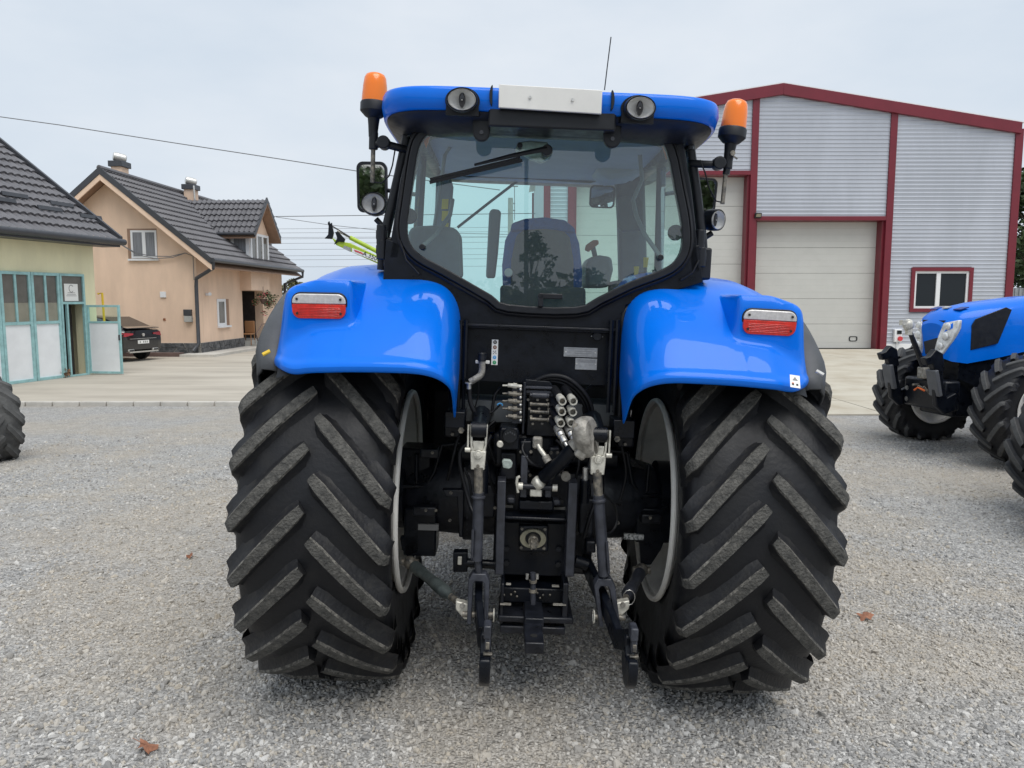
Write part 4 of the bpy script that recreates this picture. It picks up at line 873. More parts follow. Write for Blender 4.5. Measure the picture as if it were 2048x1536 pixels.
m = MB(); a = L(1049, 1308, -.86); b = L(1088, 1292, -.86); m.bb(Vector((a.x, -.86, a.z)), Vector((b.x, -.30, b.z + .012))); db = m.build('drawbar', 'dark_iron', T, bevel=.005)
m = MB(); a = L(1049, 1256, -.66); b = L(1088, 1238, -.66); m.bb(Vector((a.x, -.66, a.z)), Vector((b.x, -.40, b.z))); m.build('drawbar_clevis', 'dark_iron', T, bevel=.005)
zt = L(1088, 1292, -.86).z + .013
m = MB(); m.cyl((L(1068, 1300, -.86).x, -.79, zt - .004), (L(1068, 1300, -.86).x, -.79, zt + .001), .016, n=18); m.build('pin_hole', 'ink_black', db)
strut('drawbar_pin', [(1066, 1145, -.58), (1066, 1208, -.58)], .013, 'grey_iron', 12)
strut('pin_collar', [(1066, 1178, -.58), (1066, 1184, -.58)], .019, 'worn_steel', 12); strut('pin_collar', [(1066, 1160, -.58), (1066, 1165, -.58)], .018, 'worn_steel', 12)
for px in (1054, 1074):
    m = MB(); c = L(px, 1150, -.50); m.cyl(c + Vector((0, -.02, .012)), c + Vector((0, -.02, -.012)), .008, n=10); m.build('pin_lug', 'silver', T)
for px, py in ((1022, 1189), (1034, 1193), (1030, 1184), (1075, 1186), (1086, 1190), (1080, 1196), (1100, 1190), (1008, 1190)):
    m = MB(); c = L(px, py, -.47); m.ball(c, .006, 8, 5); m.build('rivet', 'worn_steel', T)
# pick-up hook frame on the left
pxprism('swing_frame', [(906, 1105), (935, 1105), (935, 1145), (906, 1145)], -.38, .06, 'black_paint', .006)
m = MB(); m.bb(L(915, 1130, -.40), L(924, 1112, -.385)); m.build('spring_clip', 'pale_metal', T, bevel=.003)
strut('swing_rod', [(930, 1125, -.36), (1000, 1130, -.36)], .022, 'black_paint'); strut('swing_rod', [(1150, 1122, -.36), (1175, 1130, -.36)], .03, 'black_paint')

# ---------------- hydraulics
hb = empty('hydraulic_valve_block', None, T)
m = MB(); m.bb(L(1052, 872, -.40), L(1112, 770, -.22)); m.build('valve_body', 'dark_iron', hb, bevel=.006)
pxprism('valve_cover', [(1048, 792), (1050, 758), (1100, 762), (1112, 780), (1112, 792)], -.42, .14, 'black_paint', .006, hb)
m = MB(); m.bb(L(1043, 868, -.45), L(1051, 758, -.30)); m.build('valve_end_plate', 'dark_iron', hb, bevel=.003)
m = MB(); m.bb(L(1050, 777, -.45), L(1108, 773, -.42)); m.bb(L(1052, 786, -.44), L(1130, 782, -.42)); m.build('valve_rail', 'grey_iron', hb, bevel=.002)
for i, y in enumerate((790, 808, 823, 838)):
    k = L(1060, y, -.44); k2 = L(1098, y + 2, -.44); m = MB(); m.lathe(k, k2 - k, [(0, .010), (.1, .010), (.12, .015 if i == 0 else .008), (.9, .015 if i == 0 else .008), (.92, .012), (1, .012)], 12); m.build('spool', 'grey_iron' if i == 0 else 'worn_steel', hb, smooth=35)
    k = L(1100, y + 2, -.43); k2 = L(1118, y - 2, -.45); m = MB(); m.tube([k, k2], .011, 10); m.build('pipe', 'dark_iron', hb)
    for q in range(3):
        c = L(1056 + 19 * q + 3 * i, y + 9, -.43); m = MB(); m.cyl(c + Vector((0, -.012, 0)), c, .0065, n=6); m.build('bolt', 'worn_steel', hb)
for i, y in enumerate((771, 787, 802, 817, 833)):
    x0 = 1005 if i < 4 else 1012; a = L(x0, y, -.46); b = L(1022, y, -.46); c = L(1040, y + 4, -.45)
    m = MB(); m.tube([a, b], .0045, 8); m.lathe(b, Vector((.045, 0, -.003)), [(-.35, .007), (-.3, .010), (.2, .011), (.22, .014), (.6, .014), (.62, .009), (1.1, .009)], 10); m.build('cable_fitting', 'pale_metal' if i == 0 else 'worn_steel', hb, smooth=35)
    m = MB(); m.cyl(L(1040, y + 10, -.46), L(1040, y + 10, -.44), .009, n=10); m.box(L(1031, y + 8, -.45), (.03, .03, .022)); m.build('detent', 'dark_iron', hb)
    m = MB(); m.ball(L(1041, y + 8, -.47), .0075, 10, 6); m.build('detent_ball', 'silver', hb)
for i, (x, y) in enumerate(((1125, 803), (1147, 803), (1124, 824), (1146, 825), (1122, 847), (1143, 847), (1120, 866), (1141, 866))):
    c = L(x, y, -.56); t = empty('hydraulic_coupler', None, T); dv_ = Vector((-.035, .14, .045)); plug = i > 5
    m = MB(); m.lathe(c, dv_, [(0, .0165), (.0, .0185), (.22, .0190), (.24, .0165), (.36, .0165)], 22, False); m.grid([[c + Vector((r * math.cos(2 * math.pi * k / 22), .002 if r > .012 else .012, r * math.sin(2 * math.pi * k / 22))) for k in range(22)] for r in (.0185, .0125, .0120)], True); m.build('collar', 'pale_metal' if not plug else 'silver', t, smooth=35)
    m = MB(); m.lathe(c, dv_, [(.10, .0001), (.10, .0125)], 20, False); m.build('socket', 'cast_metal' if i % 2 else 'worn_steel', t)
    m = MB(); m.lathe(c, dv_, [(.34, .019), (.9, .020), (1.0, .014)], 20); m.build('coupler_body', 'black_rubber' if i < 2 else 'dark_iron', t, smooth=35)
    if plug:
        m = MB(); m.lathe(c + Vector((0, -.002, 0)), Vector((.03, -.05, -.05)), [(0, .017), (.25, .018), (.3, .013), (.45, .016), (.7, .016), (.75, .008), (1.3, .007), (1.35, .001)], 14); m.build('plug', 'silver', t, smooth=40)
for k in range(3):
    o = .012 * k; m = MB(); m.tube(spline([L(1050 + 4 * k, 785, -.38 + o), L(1062 + 3 * k, 768 + 3 * k, -.40 + o), L(1095, 752 + 5 * k, -.42 + o), L(1135 - 2 * k, 757 + 6 * k, -.43 + o), L(1172 - 5 * k, 790 + 4 * k, -.42 + o), L(1186 - 6 * k, 830, -.40 + o), L(1186 - 7 * k, 880, -.36 + o)], 6), .011, 8); m.build('hydraulic_hose', 'black_rubber', T, smooth=60)
strut('hydraulic_pipe', [(1170, 780, -.32), (1185, 770, -.31), (1208, 773, -.30)], .006, 'dark_iron')
# breather pipe with hose
bp_ = empty('filler_pipe', None, T)
m = MB(); m.tube(spline([L(964, 722, -.44), L(964, 740, -.44), L(961, 750, -.445), L(952, 757, -.45), L(940, 764, -.45)], 5), .0155, 14); m.build('pipe', 'cast_metal', bp_, smooth=60)
c = L(964, 718, -.44); m = MB(); m.lathe(c, (0, 0, .03), [(-.3, .019), (0, .020), (.3, .018), (.8, .019), (1, .014)], 18); m.build('cap', 'black_plastic', bp_, smooth=40)
m = MB(); m.box(L(965, 724, -.425), (.066, .01, .016)); m.build('bracket', 'white_plate', bp_, bevel=.003)
m = MB(); a, b = L(938, 766, -.45), L(938, 778, -.45); m.lathe(a, b - a, [(-.1, .019), (.1, .019), (.12, .012), (1, .012)], 14); m.build('fitting', 'silver', bp_, smooth=35)
m = MB(); m.tube(spline([L(939, 777, -.45), L(940, 800, -.45), L(947, 820, -.45), L(960, 838, -.44), L(972, 850, -.42)], 6), .011, 10); m.build('hose', 'black_rubber', bp_, smooth=60)
strut('wire', [(957, 760, -.38), (957, 790, -.38), (950, 815, -.38)], .004, 'black_rubber', 6)
strut('blue_clip_wire', [(1000, 810, -.40), (985, 824, -.40), (968, 828, -.40), (958, 815, -.40)], .0055, 'black_rubber', 6)
m = MB(); c = L(1000, 811, -.405); m.tube([c + Vector((.012 * math.cos(rad(a)), 0, .010 * math.sin(rad(a)))) for a in range(0, 200, 25)], .004, 6); m.build('clip', 'ink_blue', T)
for x, y, x2, y2 in ((930, 985, 945, 1010), (1210, 1000, 1225, 1040)):
    pass
m = MB(); m.tube(spline([L(945, 880, -.5), L(922, 900, -.5), L(920, 930, -.5), L(930, 975, -.5), L(940, 1010, -.52), L(948, 1030, -.55)], 6), .009, 8); m.build('hydraulic_hose', 'black_rubber', T, smooth=60)
m = MB(); m.tube(spline([L(1204, 985, -.62), L(1228, 1010, -.55), L(1234, 1040, -.52), L(1225, 1062, -.55), L(1210, 1068, -.62)], 6), .006, 8); m.build('hydraulic_hose', 'black_rubber', T, smooth=60)
m = MB(); m.tube(spline([L(928, 935, -.48), L(938, 960, -.48), L(944, 1000, -.48), L(946, 1030, -.48)], 6), .006, 8); m.build('ribbed_hose', 'black_rubber', T, smooth=60)
# trailer brake socket, lamp socket and other fittings on the housing
pxprism('valve_housing', [(998, 900), (998, 862), (1002, 856), (1034, 856), (1038, 862), (1038, 900)], -.50, .16, 'black_paint', .008)
c = L(1020, 872, -.52); m = MB(); m.lathe(c, (0, .04, 0), [(0, .001), (0, .032), (.3, .036), (1, .036)], 24, False); m.build('trailer_socket', 'black_plastic', T, smooth=40)
for k in range(5):
    m = MB(); m.box(c + Vector((-.02 + .01 * k, -.003, .018 - abs(k - 2) * .005)), (.005, .003, .008)); m.build('socket_letter', 'grey_plastic', T)
c = L(1000, 889, -.54); m = MB(); m.lathe(c, (0, .05, 0), [(0, .001), (0, .012), (.05, .015), (.3, .0155), (.32, .012), (1, .012)], 18, False); m.build('brake_coupling', 'pale_metal', T, smooth=40)
c = L(1014, 929, -.54); m = MB(); m.prism([c + Vector((x, 0, z)) for x, z in ((-.024, .012), (-.016, .022), (.014, .02), (.026, .006), (.022, -.014), (.008, -.022), (-.018, -.016))], (0, .03, 0)); m.build('dust_cap', 'green_pale', T, bevel=.004) if 'green_pale' in MATS else m.build('dust_cap', 'cast_metal', T, bevel=.004)
pxprism('valve_housing', [(1000, 960), (1002, 905), (1034, 905), (1034, 960)], -.44, .12, 'dark_iron', .01)
pxprism('side_valve', [(1040, 912), (1040, 882), (1064, 882), (1066, 912)], -.48, .08, 'black_paint', .008)
m = MB(); m.box(L(1075, 885, -.50), (.045, .04, .055)); m.build('tilt_clevis', 'cast_metal', T, bevel=.010, seg=3)
strut('tilt_rod', [(1076, 890, -.53), (1080, 898, -.54), (1092, 915, -.56)], [.010, .011, .011], 'pale_metal', 10); strut('tilt_rod_end', [(1090, 912, -.56), (1097, 924, -.57)], .018, 'cast_metal', 10)
c = L(1132, 954, -.50); m = MB(); m.lathe(c, (0, .05, 0), [(0, .001), (0, .012), (.02, .022), (.5, .022), (1, .016)], 18, False); m.build('air_coupling', 'cast_metal', T, smooth=40)
m = MB(); m.tube([L(1171, 935, -.48), L(1170, 962, -.48)], .013, 10); m.build('cylinder_rod', 'silver', T); m = MB(); m.tube([L(1170, 960, -.48), L(1168, 1005, -.48)], .024, 12); m.build('cylinder', 'black_paint', T, smooth=50)
m = MB(); m.tube([L(962, 930, -.50), L(962, 985, -.50)], .034, 14); m.build('cylinder', 'black_paint', T, smooth=50)
pxprism('hose_clip', [(884, 980), (928, 980), (926, 1075), (918, 1075), (914, 995), (892, 995)], -.29, .05, 'dark_iron', .006)
# stickers and plates on the lower panel
yq = -.362
lab = empty('coupler_label', None, T)
a = L(984, 679, yq); b = L(995, 730, yq)
m = MB(); m.bb(Vector((a.x, yq - .002, a.z)), Vector((b.x, yq, b.z))); m.build('label_strip', 'sticker_white', lab)
for k, (cm, s_) in enumerate((('ink_black', 'IV'), ('ink_brown', 'III'), ('ink_grey', ''), ('ink_blue', 'II'), ('ink_green', 'I'))):
    c = Vector(((a.x + b.x) / 2, yq - .003, a.z + (b.z - a.z) * (.1 + .2 * k)))
    m = MB()
    if s_: m.cyl(c, c + Vector((0, .001, 0)), .0088, n=18); m.build('dot', cm, lab); text('numeral', s_, c + Vector((0, -.0012, 0)), .011, 'sticker_white', lab)
    else:
        for q in ((-.006, .005), (.004, .006), (0, 0), (-.006, -.006), (.006, -.004)): m.box(c + Vector((q[0], 0, q[1])), (.005, .001, .004))
        m.build('pictogram', cm, lab)
for x0, y0, x1, y1, nl in ((1128, 694, 1194, 715, 4), (1151, 716, 1193, 740, 3)):
    a = L(x0, y0, yq); b = L(x1, y1, yq); t = empty('type_plate', None, T); m = MB(); m.bb(Vector((a.x, yq - .003, a.z)), Vector((b.x, yq, b.z))); m.build('plate', 'plate_grey' if 'plate_grey' in MATS else 'silver', t)
    for k in range(nl):
        m = MB(); z = a.z + (b.z - a.z) * (.14 + .72 * k / max(1, nl - 1) if nl == 4 else .12 + .1 * k); m.box(((a.x + b.x) / 2 + (.012 if 0 < k < 3 and nl == 4 else 0), yq - .0035, z), ((b.x - a.x) * (.82 if nl == 3 or k in (0, 3) else .5), .001, .0022)); m.build('print_line', 'ink_grey', t)
    for q in (.06, .94):
        c = Vector((a.x + (b.x - a.x) * q, yq - .003, (a.z + b.z) / 2)); m = MB(); m.cyl(c + Vector((0, -.002, 0)), c, .004, n=8); m.build('rivet', 'silver', t)
c = L(1194, 672, -.365); m = MB(); m.cyl(c + Vector((0, -.02, 0)), c, .022, n=18); m.box(c + Vector((0, -.012, .022)), (.03, .02, .008)); so = m.build('power_socket', 'black_plastic', T, bevel=.003)
for q in (-1, 1):
    m = MB(); m.ball(c + Vector((q * .026, -.006, -.002)), .004, 8, 5); m.build('screw', 'silver', so)
# further hoses and small castings that fill the space round the gearbox
for pts, r_ in (([(990, 842, -.34), (975, 858, -.36), (978, 890, -.38), (990, 925, -.36)], .008), ([(1112, 880, -.40), (1128, 900, -.42), (1122, 935, -.44), (1132, 952, -.46)], .009), ([(1160, 800, -.30), (1178, 850, -.34), (1182, 900, -.36), (1176, 940, -.40)], .010), ([(1150, 880, -.40), (1158, 925, -.44), (1150, 960, -.44)], .007), ([(930, 850, -.30), (915, 880, -.32), (905, 920, -.34), (895, 960, -.30)], .008), ([(1236, 870, -.3), (1246, 905, -.32), (1252, 950, -.3), (1240, 1000, -.3)], .008), ([(1050, 880, -.46), (1045, 900, -.50), (1062, 925, -.52), (1085, 935, -.50)], .007), ([(982, 870, -.44), (970, 905, -.46), (978, 950, -.44), (990, 985, -.40)], .009), ([(1010, 768, -.30), (990, 790, -.32), (984, 830, -.33)], .007), ([(1190, 1005, -.40), (1178, 1040, -.42), (1168, 1075, -.40)], .010)):
    m = MB(); m.tube(spline([L(*p) for p in pts], 6), r_, 8); m.build('hydraulic_hose', 'black_rubber', T, smooth=60)
for px, py, y_, sx, sz, mt_ in ((1108, 905, -.42, .05, .06, 'dark_iron'), (1125, 925, -.38, .06, .05, 'black_paint'), (1050, 945, -.38, .05, .04, 'dark_iron'), (1112, 1002, -.44, .04, .03, 'grey_iron'), (1022, 998, -.44, .04, .03, 'grey_iron'), (978, 1000, -.30, .06, .16, 'dark_iron'), (1172, 1030, -.32, .07, .18, 'dark_iron'), (1180, 1090, -.34, .05, .06, 'dark_iron'), (905, 860, -.34, .08, .06, 'black_paint'), (1250, 880, -.34, .08, .06, 'black_paint'), (860, 905, -.16, .10, .05, 'dark_iron'), (850, 1020, -.22, .12, .05, 'dark_iron'), (1300, 1035, -.22, .10, .05, 'dark_iron')):
    m = MB(); m.box(L(px, py, y_), (sx, .07, sz)); m.build('casting', mt_, T, bevel=.010, seg=3)
for px, py, y_ in ((990, 1015, -.42), (1102, 905, -.46), (1115, 905, -.46), (1128, 922, -.42), (1060, 950, -.42), (905, 868, -.39), (1250, 888, -.39), (852, 1020, -.27), (872, 1020, -.27), (1300, 1035, -.27), (865, 905, -.21), (900, 1040, -.30), (1236, 1045, -.30), (902, 985, -.30), (1150, 905, -.40), (1165, 955, -.44), (1042, 903, -.49), (1062, 903, -.49)):
    m = MB(); c = L(px, py, y_); m.cyl(c + Vector((0, -.010, 0)), c, .008, n=6); m.build('bolt', 'worn_steel', T)
# ------------------------------------------------------------------ background materials
mat('stucco_orange', (0.77, 0.57, 0.43), 0.9, var=0.10, vscale=1.1, stretch=(1, 1, 0.35),  bump=0.15, bscale=60)
mat('stucco_yellow', (0.82, 0.775, 0.53), 0.9, var=0.10, vscale=0.9, stretch=(1, 1, 0.35), bump=0.15, bscale=60)
mat('teal_paint', (0.29, 0.50, 0.51), 0.5, var=0.15, vscale=6, bump=0.05, bscale=50)
mat('panel_white', (0.78, 0.80, 0.82), 0.5, var=0.05, vscale=2)
mat('roof_metal', (0.120, 0.117, 0.126), 0.42, var=0.15, vscale=3, rvar=0.08)
mat('trim_dark', (0.045, 0.048, 0.056), 0.4, var=0.1)
mat('soffit_brown', (0.30, 0.19, 0.13), 0.7, var=0.1)
mat('upvc', (0.76, 0.77, 0.79), 0.35)
mat('curtain', (0.20, 0.21, 0.23), 0.8, var=0.35, vscale=9, stretch=(6, 1, 0.15))
mat('pane_dark', (0.012, 0.016, 0.020), 0.04, spec=0.3)
mat('pane_grey', (0.13, 0.125, 0.115), 0.10, var=0.25, vscale=1.2, spec=0.5)
mat('pane_low', (0.26, 0.25, 0.20), 0.15, var=0.15, vscale=2)
mat('plinth_stone', (0.045, 0.047, 0.05), 0.6, col2=(0.16, 0.16, 0.165), vscale=7, bump=0.5, bscale=22, lo=0.4, hi=0.7)
mat('mortar', (0.42, 0.40, 0.37), 0.9)
mat('brown_kerb', (0.13, 0.085, 0.075), 0.8, var=0.15)
mat('concrete', (0.47, 0.43, 0.365), 0.85, col2=(0.34, 0.305, 0.255), vscale=0.8, bump=0.12, bscale=30, lo=0.40, hi=0.70, detail=10, stretch=(0.35, 1.6, 1))
mat('apron_concrete', (0.50, 0.465, 0.385), 0.85, col2=(0.38, 0.33, 0.25), vscale=0.9, bump=0.12, bscale=30, lo=0.42, hi=0.72, detail=10)
mat('edging', (0.50, 0.48, 0.44), 0.9, var=0.12, vscale=3)
mat('cladding', (0.43, 0.455, 0.51), 0.42, 0.15, var=0.06, vscale=0.9, stretch=(1, 1, 0.25))
mat('maroon', (0.155, 0.011, 0.023), 0.38, var=0.08, vscale=2)
mat('shutter', (0.53, 0.53, 0.505), 0.55, var=0.03, vscale=1.5)
mat('car_black', (0.006, 0.007, 0.010), 0.12, coat=1.0)
mat('car_glass', (0.012, 0.014, 0.016), 0.03, spec=0.8)
mat('lime', (0.36, 0.50, 0.03), 0.4, var=0.12, vscale=10)
mat('pole_concrete', (0.36, 0.36, 0.34), 0.9, var=0.15, vscale=3)
mat('wire', (0.16, 0.165, 0.175), 0.6)
mat('bark', (0.10, 0.075, 0.055), 0.9, var=0.3, vscale=8, bump=0.6, bscale=20)
mat('leaf_green', (0.045, 0.075, 0.022), 0.6, var=0.45, vscale=1.5)
mat('leaf_olive', (0.085, 0.085, 0.030), 0.6, var=0.4, vscale=2.0)
mat('flower_red', (0.40, 0.02, 0.05), 0.6, var=0.3, vscale=20)
mat('dry_plant', (0.20, 0.11, 0.06), 0.9, var=0.4, vscale=25)
mat('dead_leaf', (0.27, 0.12, 0.07), 0.8, var=0.35, vscale=30)
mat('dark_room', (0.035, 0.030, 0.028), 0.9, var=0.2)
mat('plaster_in', (0.42, 0.41, 0.41), 0.9, var=0.12, vscale=2)
mat('rust', (0.24, 0.085, 0.035), 0.8, var=0.4, vscale=20)
mat('headlamp', (0.62, 0.62, 0.60), 0.18, 0.3, var=0.35, vscale=14, coat=0.5)
mat('weight_grey', (0.085, 0.09, 0.10), 0.5, var=0.15, vscale=8)
mat('fence_metal', (0.30, 0.32, 0.34), 0.5, 0.2, var=0.1)
mat('tail_red', (0.38, 0.006, 0.018), 0.2, coat=0.6)
mat('wood_chair', (0.28, 0.14, 0.06), 0.6)
mat('skin_beige', (0.60, 0.56, 0.46), 0.6)

# ------------------------------------------------------------------ paved areas
def flat(name, poly, z, mt, parent=None, th=0.10):
    m = MB(); m.prism([Vector((x, y, z)) for x, y in poly], (0, 0, -th)); return m.build(name, mt, parent, smooth=0)
pave = structure(flat('pavement', [(-60, 14.25), (1.5, 14.15), (1.5, 80), (-60, 80)], .03, 'concrete'))
apr = structure(flat('apron', [(1.55, 12.9), (40, 13.3), (40, 30.6), (1.55, 30.6)], .012, 'mortar'))
for i in range(8):
    for j, (y0, y1) in enumerate(((12.95, 14.7), (14.73, 19.0), (19.03, 24.5), (24.53, 30.55))):
        x0 = 1.57 + 4.8 * i; q = .01 * ((i * 7 + j * 3) % 4)
        flat('slab', [(x0, y0 + .010 * i * (j == 0)), (x0 + 4.775, y0 + .010 * i * (j == 0)), (x0 + 4.775, y1), (x0, y1)], .030 + .0008 * ((i * 5 + j) % 3), 'apron_concrete', apr, .06)
for i in range(26):
    x0 = -14.0 + .5 * i; m = MB(); m.box((x0 + .24, 14.17, .035), (.475, .10, .10)); m.build('edging_stone', 'edging', pave, bevel=.012)

# ------------------------------------------------------------------ warehouse
YW = 30.4
xL, c1, c2, c3, xR = W(1094, 400, YW).x, W(1142, 400, YW).x, W(1509, 300, YW).x, W(1788, 240, YW).x, W(2036, 300, YW).x
rx, rz = W(1565, 168, YW).x, W(1565, 168, YW).z
ez = W(2040, 246, YW).z; exr = W(2040, 246, YW).x; slope = (rz - ez) / (exr - rx); exl = 2 * rx - exr
wh = empty('warehouse', Matrix.Translation((0, 0, 0))); tag(wh, 'grey clad metal warehouse with maroon trim and two sectional doors behind the tractors', 'building')
roofz = lambda x: rz - slope * abs(x - rx)
zR = W(1640, 440, YW).z; zLd = W(1450, 349, YW).z
def cladding(name, x0, x1, z0, holes=()):
    m = MB(); p = .150; z = z0; top = max(roofz(x) for x in (x0, x1, min(max(rx, x0), x1))) - .2
    while z < top:
        zt = z + p
        a, b = x0, x1
        lim = zt
        if roofz(a) - .15 < lim: a = max(a, rx - (rz - .15 - lim) / slope)
        if roofz(b) - .15 < lim: b = min(b, rx + (rz - .15 - lim) / slope)
        segs = [(a, b)]
        for hx0, hx1, hz0, hz1 in holes:
            if z < hz1 - .01 and zt > hz0 + .01: segs = [(a, hx0), (hx1, b)]
        for s0, s1 in segs:
            if s1 - s0 < .05: continue
            pr = [(0, 0), (0, .085), (-.014, .100), (-.014, .135), (0, .150)]
            m.grid([[Vector((x, YW + d, z + h)) for d, h in pr] for x in (s0, s1)])
        z = zt
    return m.build(name, 'cladding', wh, smooth=0)
wx0, wx1, wz0, wz1 = W(1820, 580, YW).x, W(1943, 580, YW).x, W(1880, 624, YW).z, W(1880, 535, YW).z
cladding('wall_cladding', xL, c1, .25); cladding('wall_cladding', c1, c2, zLd + .1); cladding('wall_cladding', c2, c3, zR + .1)
cladding('wall_cladding', c3, xR, .25, [(wx0 + .05, wx1 - .05, wz0 + .05, wz1 - .05)])
for x, b in ((xL, .13), (c1, .12), (c2, .13), (c3, .13), (xR, .15)):
    m = MB(); m.bb((x - b, YW - .07, 0), (x + b, YW + .06, roofz(x) - .22)); m.build('column_trim', 'maroon', wh, bevel=.01)
for x0, x1, z in ((c1, c2, zLd), (c2, c3, zR)):
    m = MB(); m.bb((x0 + .12, YW - .06, z - .02), (x1 - .12, YW + .6, z + .14)); m.build('door_lintel', 'maroon', wh, bevel=.01)
    for xx, s_ in ((x0 + .12, 1), (x1 - .12, -1)):
        m = MB(); m.bb((xx, YW + .061, 0), (xx + s_ * .10, YW + .62, z - .021)); m.build('door_jamb', 'maroon', wh)
    dr = empty('sectional_door', None, wh); nsec = 5 if z < 6 else 6; hh = (z - .02) / nsec
    for k in range(nsec):
        m = MB(); rows = []
        
        prof = []
        for q in range(4):
            a0 = k * hh + .005 + (hh - .010) * q / 4; a1 = k * hh + .005 + (hh - .010) * (q + 1) / 4
            prof += [(.006, a0), (0, a0 + .008), (0, a1 - .008), (.006, a1)]
        m.grid([[Vector((x, YW + .50 + d, a)) for d, a in prof] for x in (x0 + .22, x1 - .22)]); m.build('door_section', 'shutter', dr, smooth=0)
    m = MB(); m.bb((x0 + .2, YW + .53, 0), (x1 - .2, YW + .56, z)); m.build('door_backing', 'trim_dark', dr)
    m = MB(); m.bb((x0 + .22, YW + .485, .0), (x1 - .22, YW + .51, .05)); m.build('bottom_seal', 'black_rubber', dr)
    hx = x1 - .95; m = MB(); o = rrect(hx - .17, .32, hx + .17, .52, .07, YW + .48); m.ring(o, [p_ + (Vector((hx, YW + .48, .42)) - p_) * .25 for p_ in o], (0, .03, 0)); m.build('door_handle', 'black_plastic', dr)
# fascia and roof
for sx, xe in ((1, exr), (-1, exl)):
    m = MB(); m.prism([Vector((rx, YW - .16, rz)), Vector((xe, YW - .16, ez)), Vector((xe, YW - .16, ez - .42)), Vector((rx, YW - .16, rz - .42))], (0, .20, 0)); m.build('fascia', 'maroon', wh, bevel=.01)
    m = MB(); m.prism([Vector((rx, YW - .14, rz + .04)), Vector((xe + sx * .1, YW - .14, ez + .03)), Vector((xe + sx * .1, YW - .14, ez - .02)), Vector((rx, YW - .14, rz - .01))], (0, 19.0, 0)); m.build('roof', 'upvc', wh)
m = MB(); zz = [.2 + .5 * i for i in range(60)]
m.bb((xL, YW + .01, 0), (xL + .05, YW + 18.8, ez - .1)); m.bb((xR - .05, YW + .01, 0), (xR, YW + 18.8, ez - .1)); m.build('side_wall', 'cladding', wh)
m = MB(); m.bb((xL - .10, YW + 18.6, 0), (xL + .1, YW + 18.9, ez - .1)); m.build('column_trim', 'maroon', wh)
m = MB(); m.bb((c3 + .14, YW - .03, .0), (xR - .16, YW + .05, .25)); m.build('plinth', 'upvc', wh)
# window
wdw = empty('window', None, wh)
def ring_rect(name, x0, z0, x1, z1, w, y, th, mt, par):
    A = [Vector((x0, y, z0)), Vector((x1, y, z0)), Vector((x1, y, z1)), Vector((x0, y, z1))]; B = [Vector((x0 + w, y, z0 + w)), Vector((x1 - w, y, z0 + w)), Vector((x1 - w, y, z1 - w)), Vector((x0 + w, y, z1 - w))]
    m = MB(); m.ring(A, B, (0, th, 0)); return m.build(name, mt, par, smooth=0)
ring_rect('surround', wx0, wz0, wx1, wz1, .14, YW - .08, .2, 'maroon', wdw)
ring_rect('frame', wx0 + .14, wz0 + .14, wx1 - .14, wz1 - .14, .09, YW - .02, .1, 'upvc', wdw)
mx_ = wx0 + (wx1 - wx0) * .45; m = MB(); m.bb((mx_ - .08, YW - .025, wz0 + .23), (mx_ + .08, YW + .08, wz1 - .23)); m.build('mullion', 'upvc', wdw)
for a, b in ((wx0 + .23, mx_ - .08), (mx_ + .08, wx1 - .23)):
    m = MB(); m.bb((a, YW + .03, wz0 + .23), (b, YW + .05, wz1 - .23)); m.build('pane', 'pane_dark', wdw, smooth=0)
p = W(1516, 431, YW - .15); m = MB(); m.box(p, (.26, .08, .20), Matrix.Rotation(rad(25), 3, 'X')); fl = m.build('floodlight', 'black_plastic', wh, bevel=.01)
m = MB(); m.box(p + Vector((.01, -.045, -.0)), (.18, .01, .12), Matrix.Rotation(rad(25), 3, 'X')); m.build('lens', 'beige_paint', fl)
p = W(1795, 671, YW - .08); m = MB(); m.box(p, (.30, .14, .50)); sb_ = m.build('socket_box', 'upvc', wh, bevel=.02); m = MB(); m.cyl(p + Vector((.06, -.14, -.12)), p + Vector((.06, -.06, -.12)), .09, n=14); m.build('plug_cover', 'ink_red', sb_); m = MB(); m.box(p + Vector((.03, -.08, .13)), (.18, .02, .14)); m.build('breaker_window', 'pane_dark', sb_)
m = MB(); m.tube([p + Vector((0, .02, -.25)), p + Vector((0, .02, -.75)), p + Vector((.1, .02, -.85)), p + Vector((3.2, .02, -.85))], .025, 8); m.build('conduit', 'upvc', wh)

# ------------------------------------------------------------------ house with orange walls
HM = Matrix.Translation((W(400, 712, 27.0).x, 27.0, 0)) @ Matrix.Rotation(rad(-2.5), 4, 'Z')
HI = HM.inverted(); H = frame_unproject(HI)
def unproject_x(Mi):
    o = Mi @ CAMP; R3 = Mi.to_3x3()
    def f(px, py, x):
        d = R3 @ ray(px, py); return o + d * ((x - o.x) / d.x)
    return f
Hx = unproject_x(HI)
hs = empty('house', HM); tag(hs, 'orange stucco house with dark metal tile roof, dormer and two chimneys', 'house')
GW = 7.2; half = GW / 2; rzh = H(198, 338, -.55).z; ezh = H(422, 519, -.55).z; ex_ = H(422, 519, -.55).x; rxh = H(198, 338, -.55).x
half = -rxh; GW = 2 * half; sl = (rzh - ezh) / (ex_ - rxh); HL = 8.7
wz = lambda x: rzh - .30 - sl * abs(x - rxh)
m = MB(); m.prism([Vector((-GW, 0, 0)), Vector((0, 0, 0)), Vector((0, 0, wz(0))), Vector((rxh, 0, wz(rxh))), Vector((-GW, 0, wz(0)))], (0, .35, 0)); m.build('gable_wall', 'stucco_orange', hs, smooth=0)
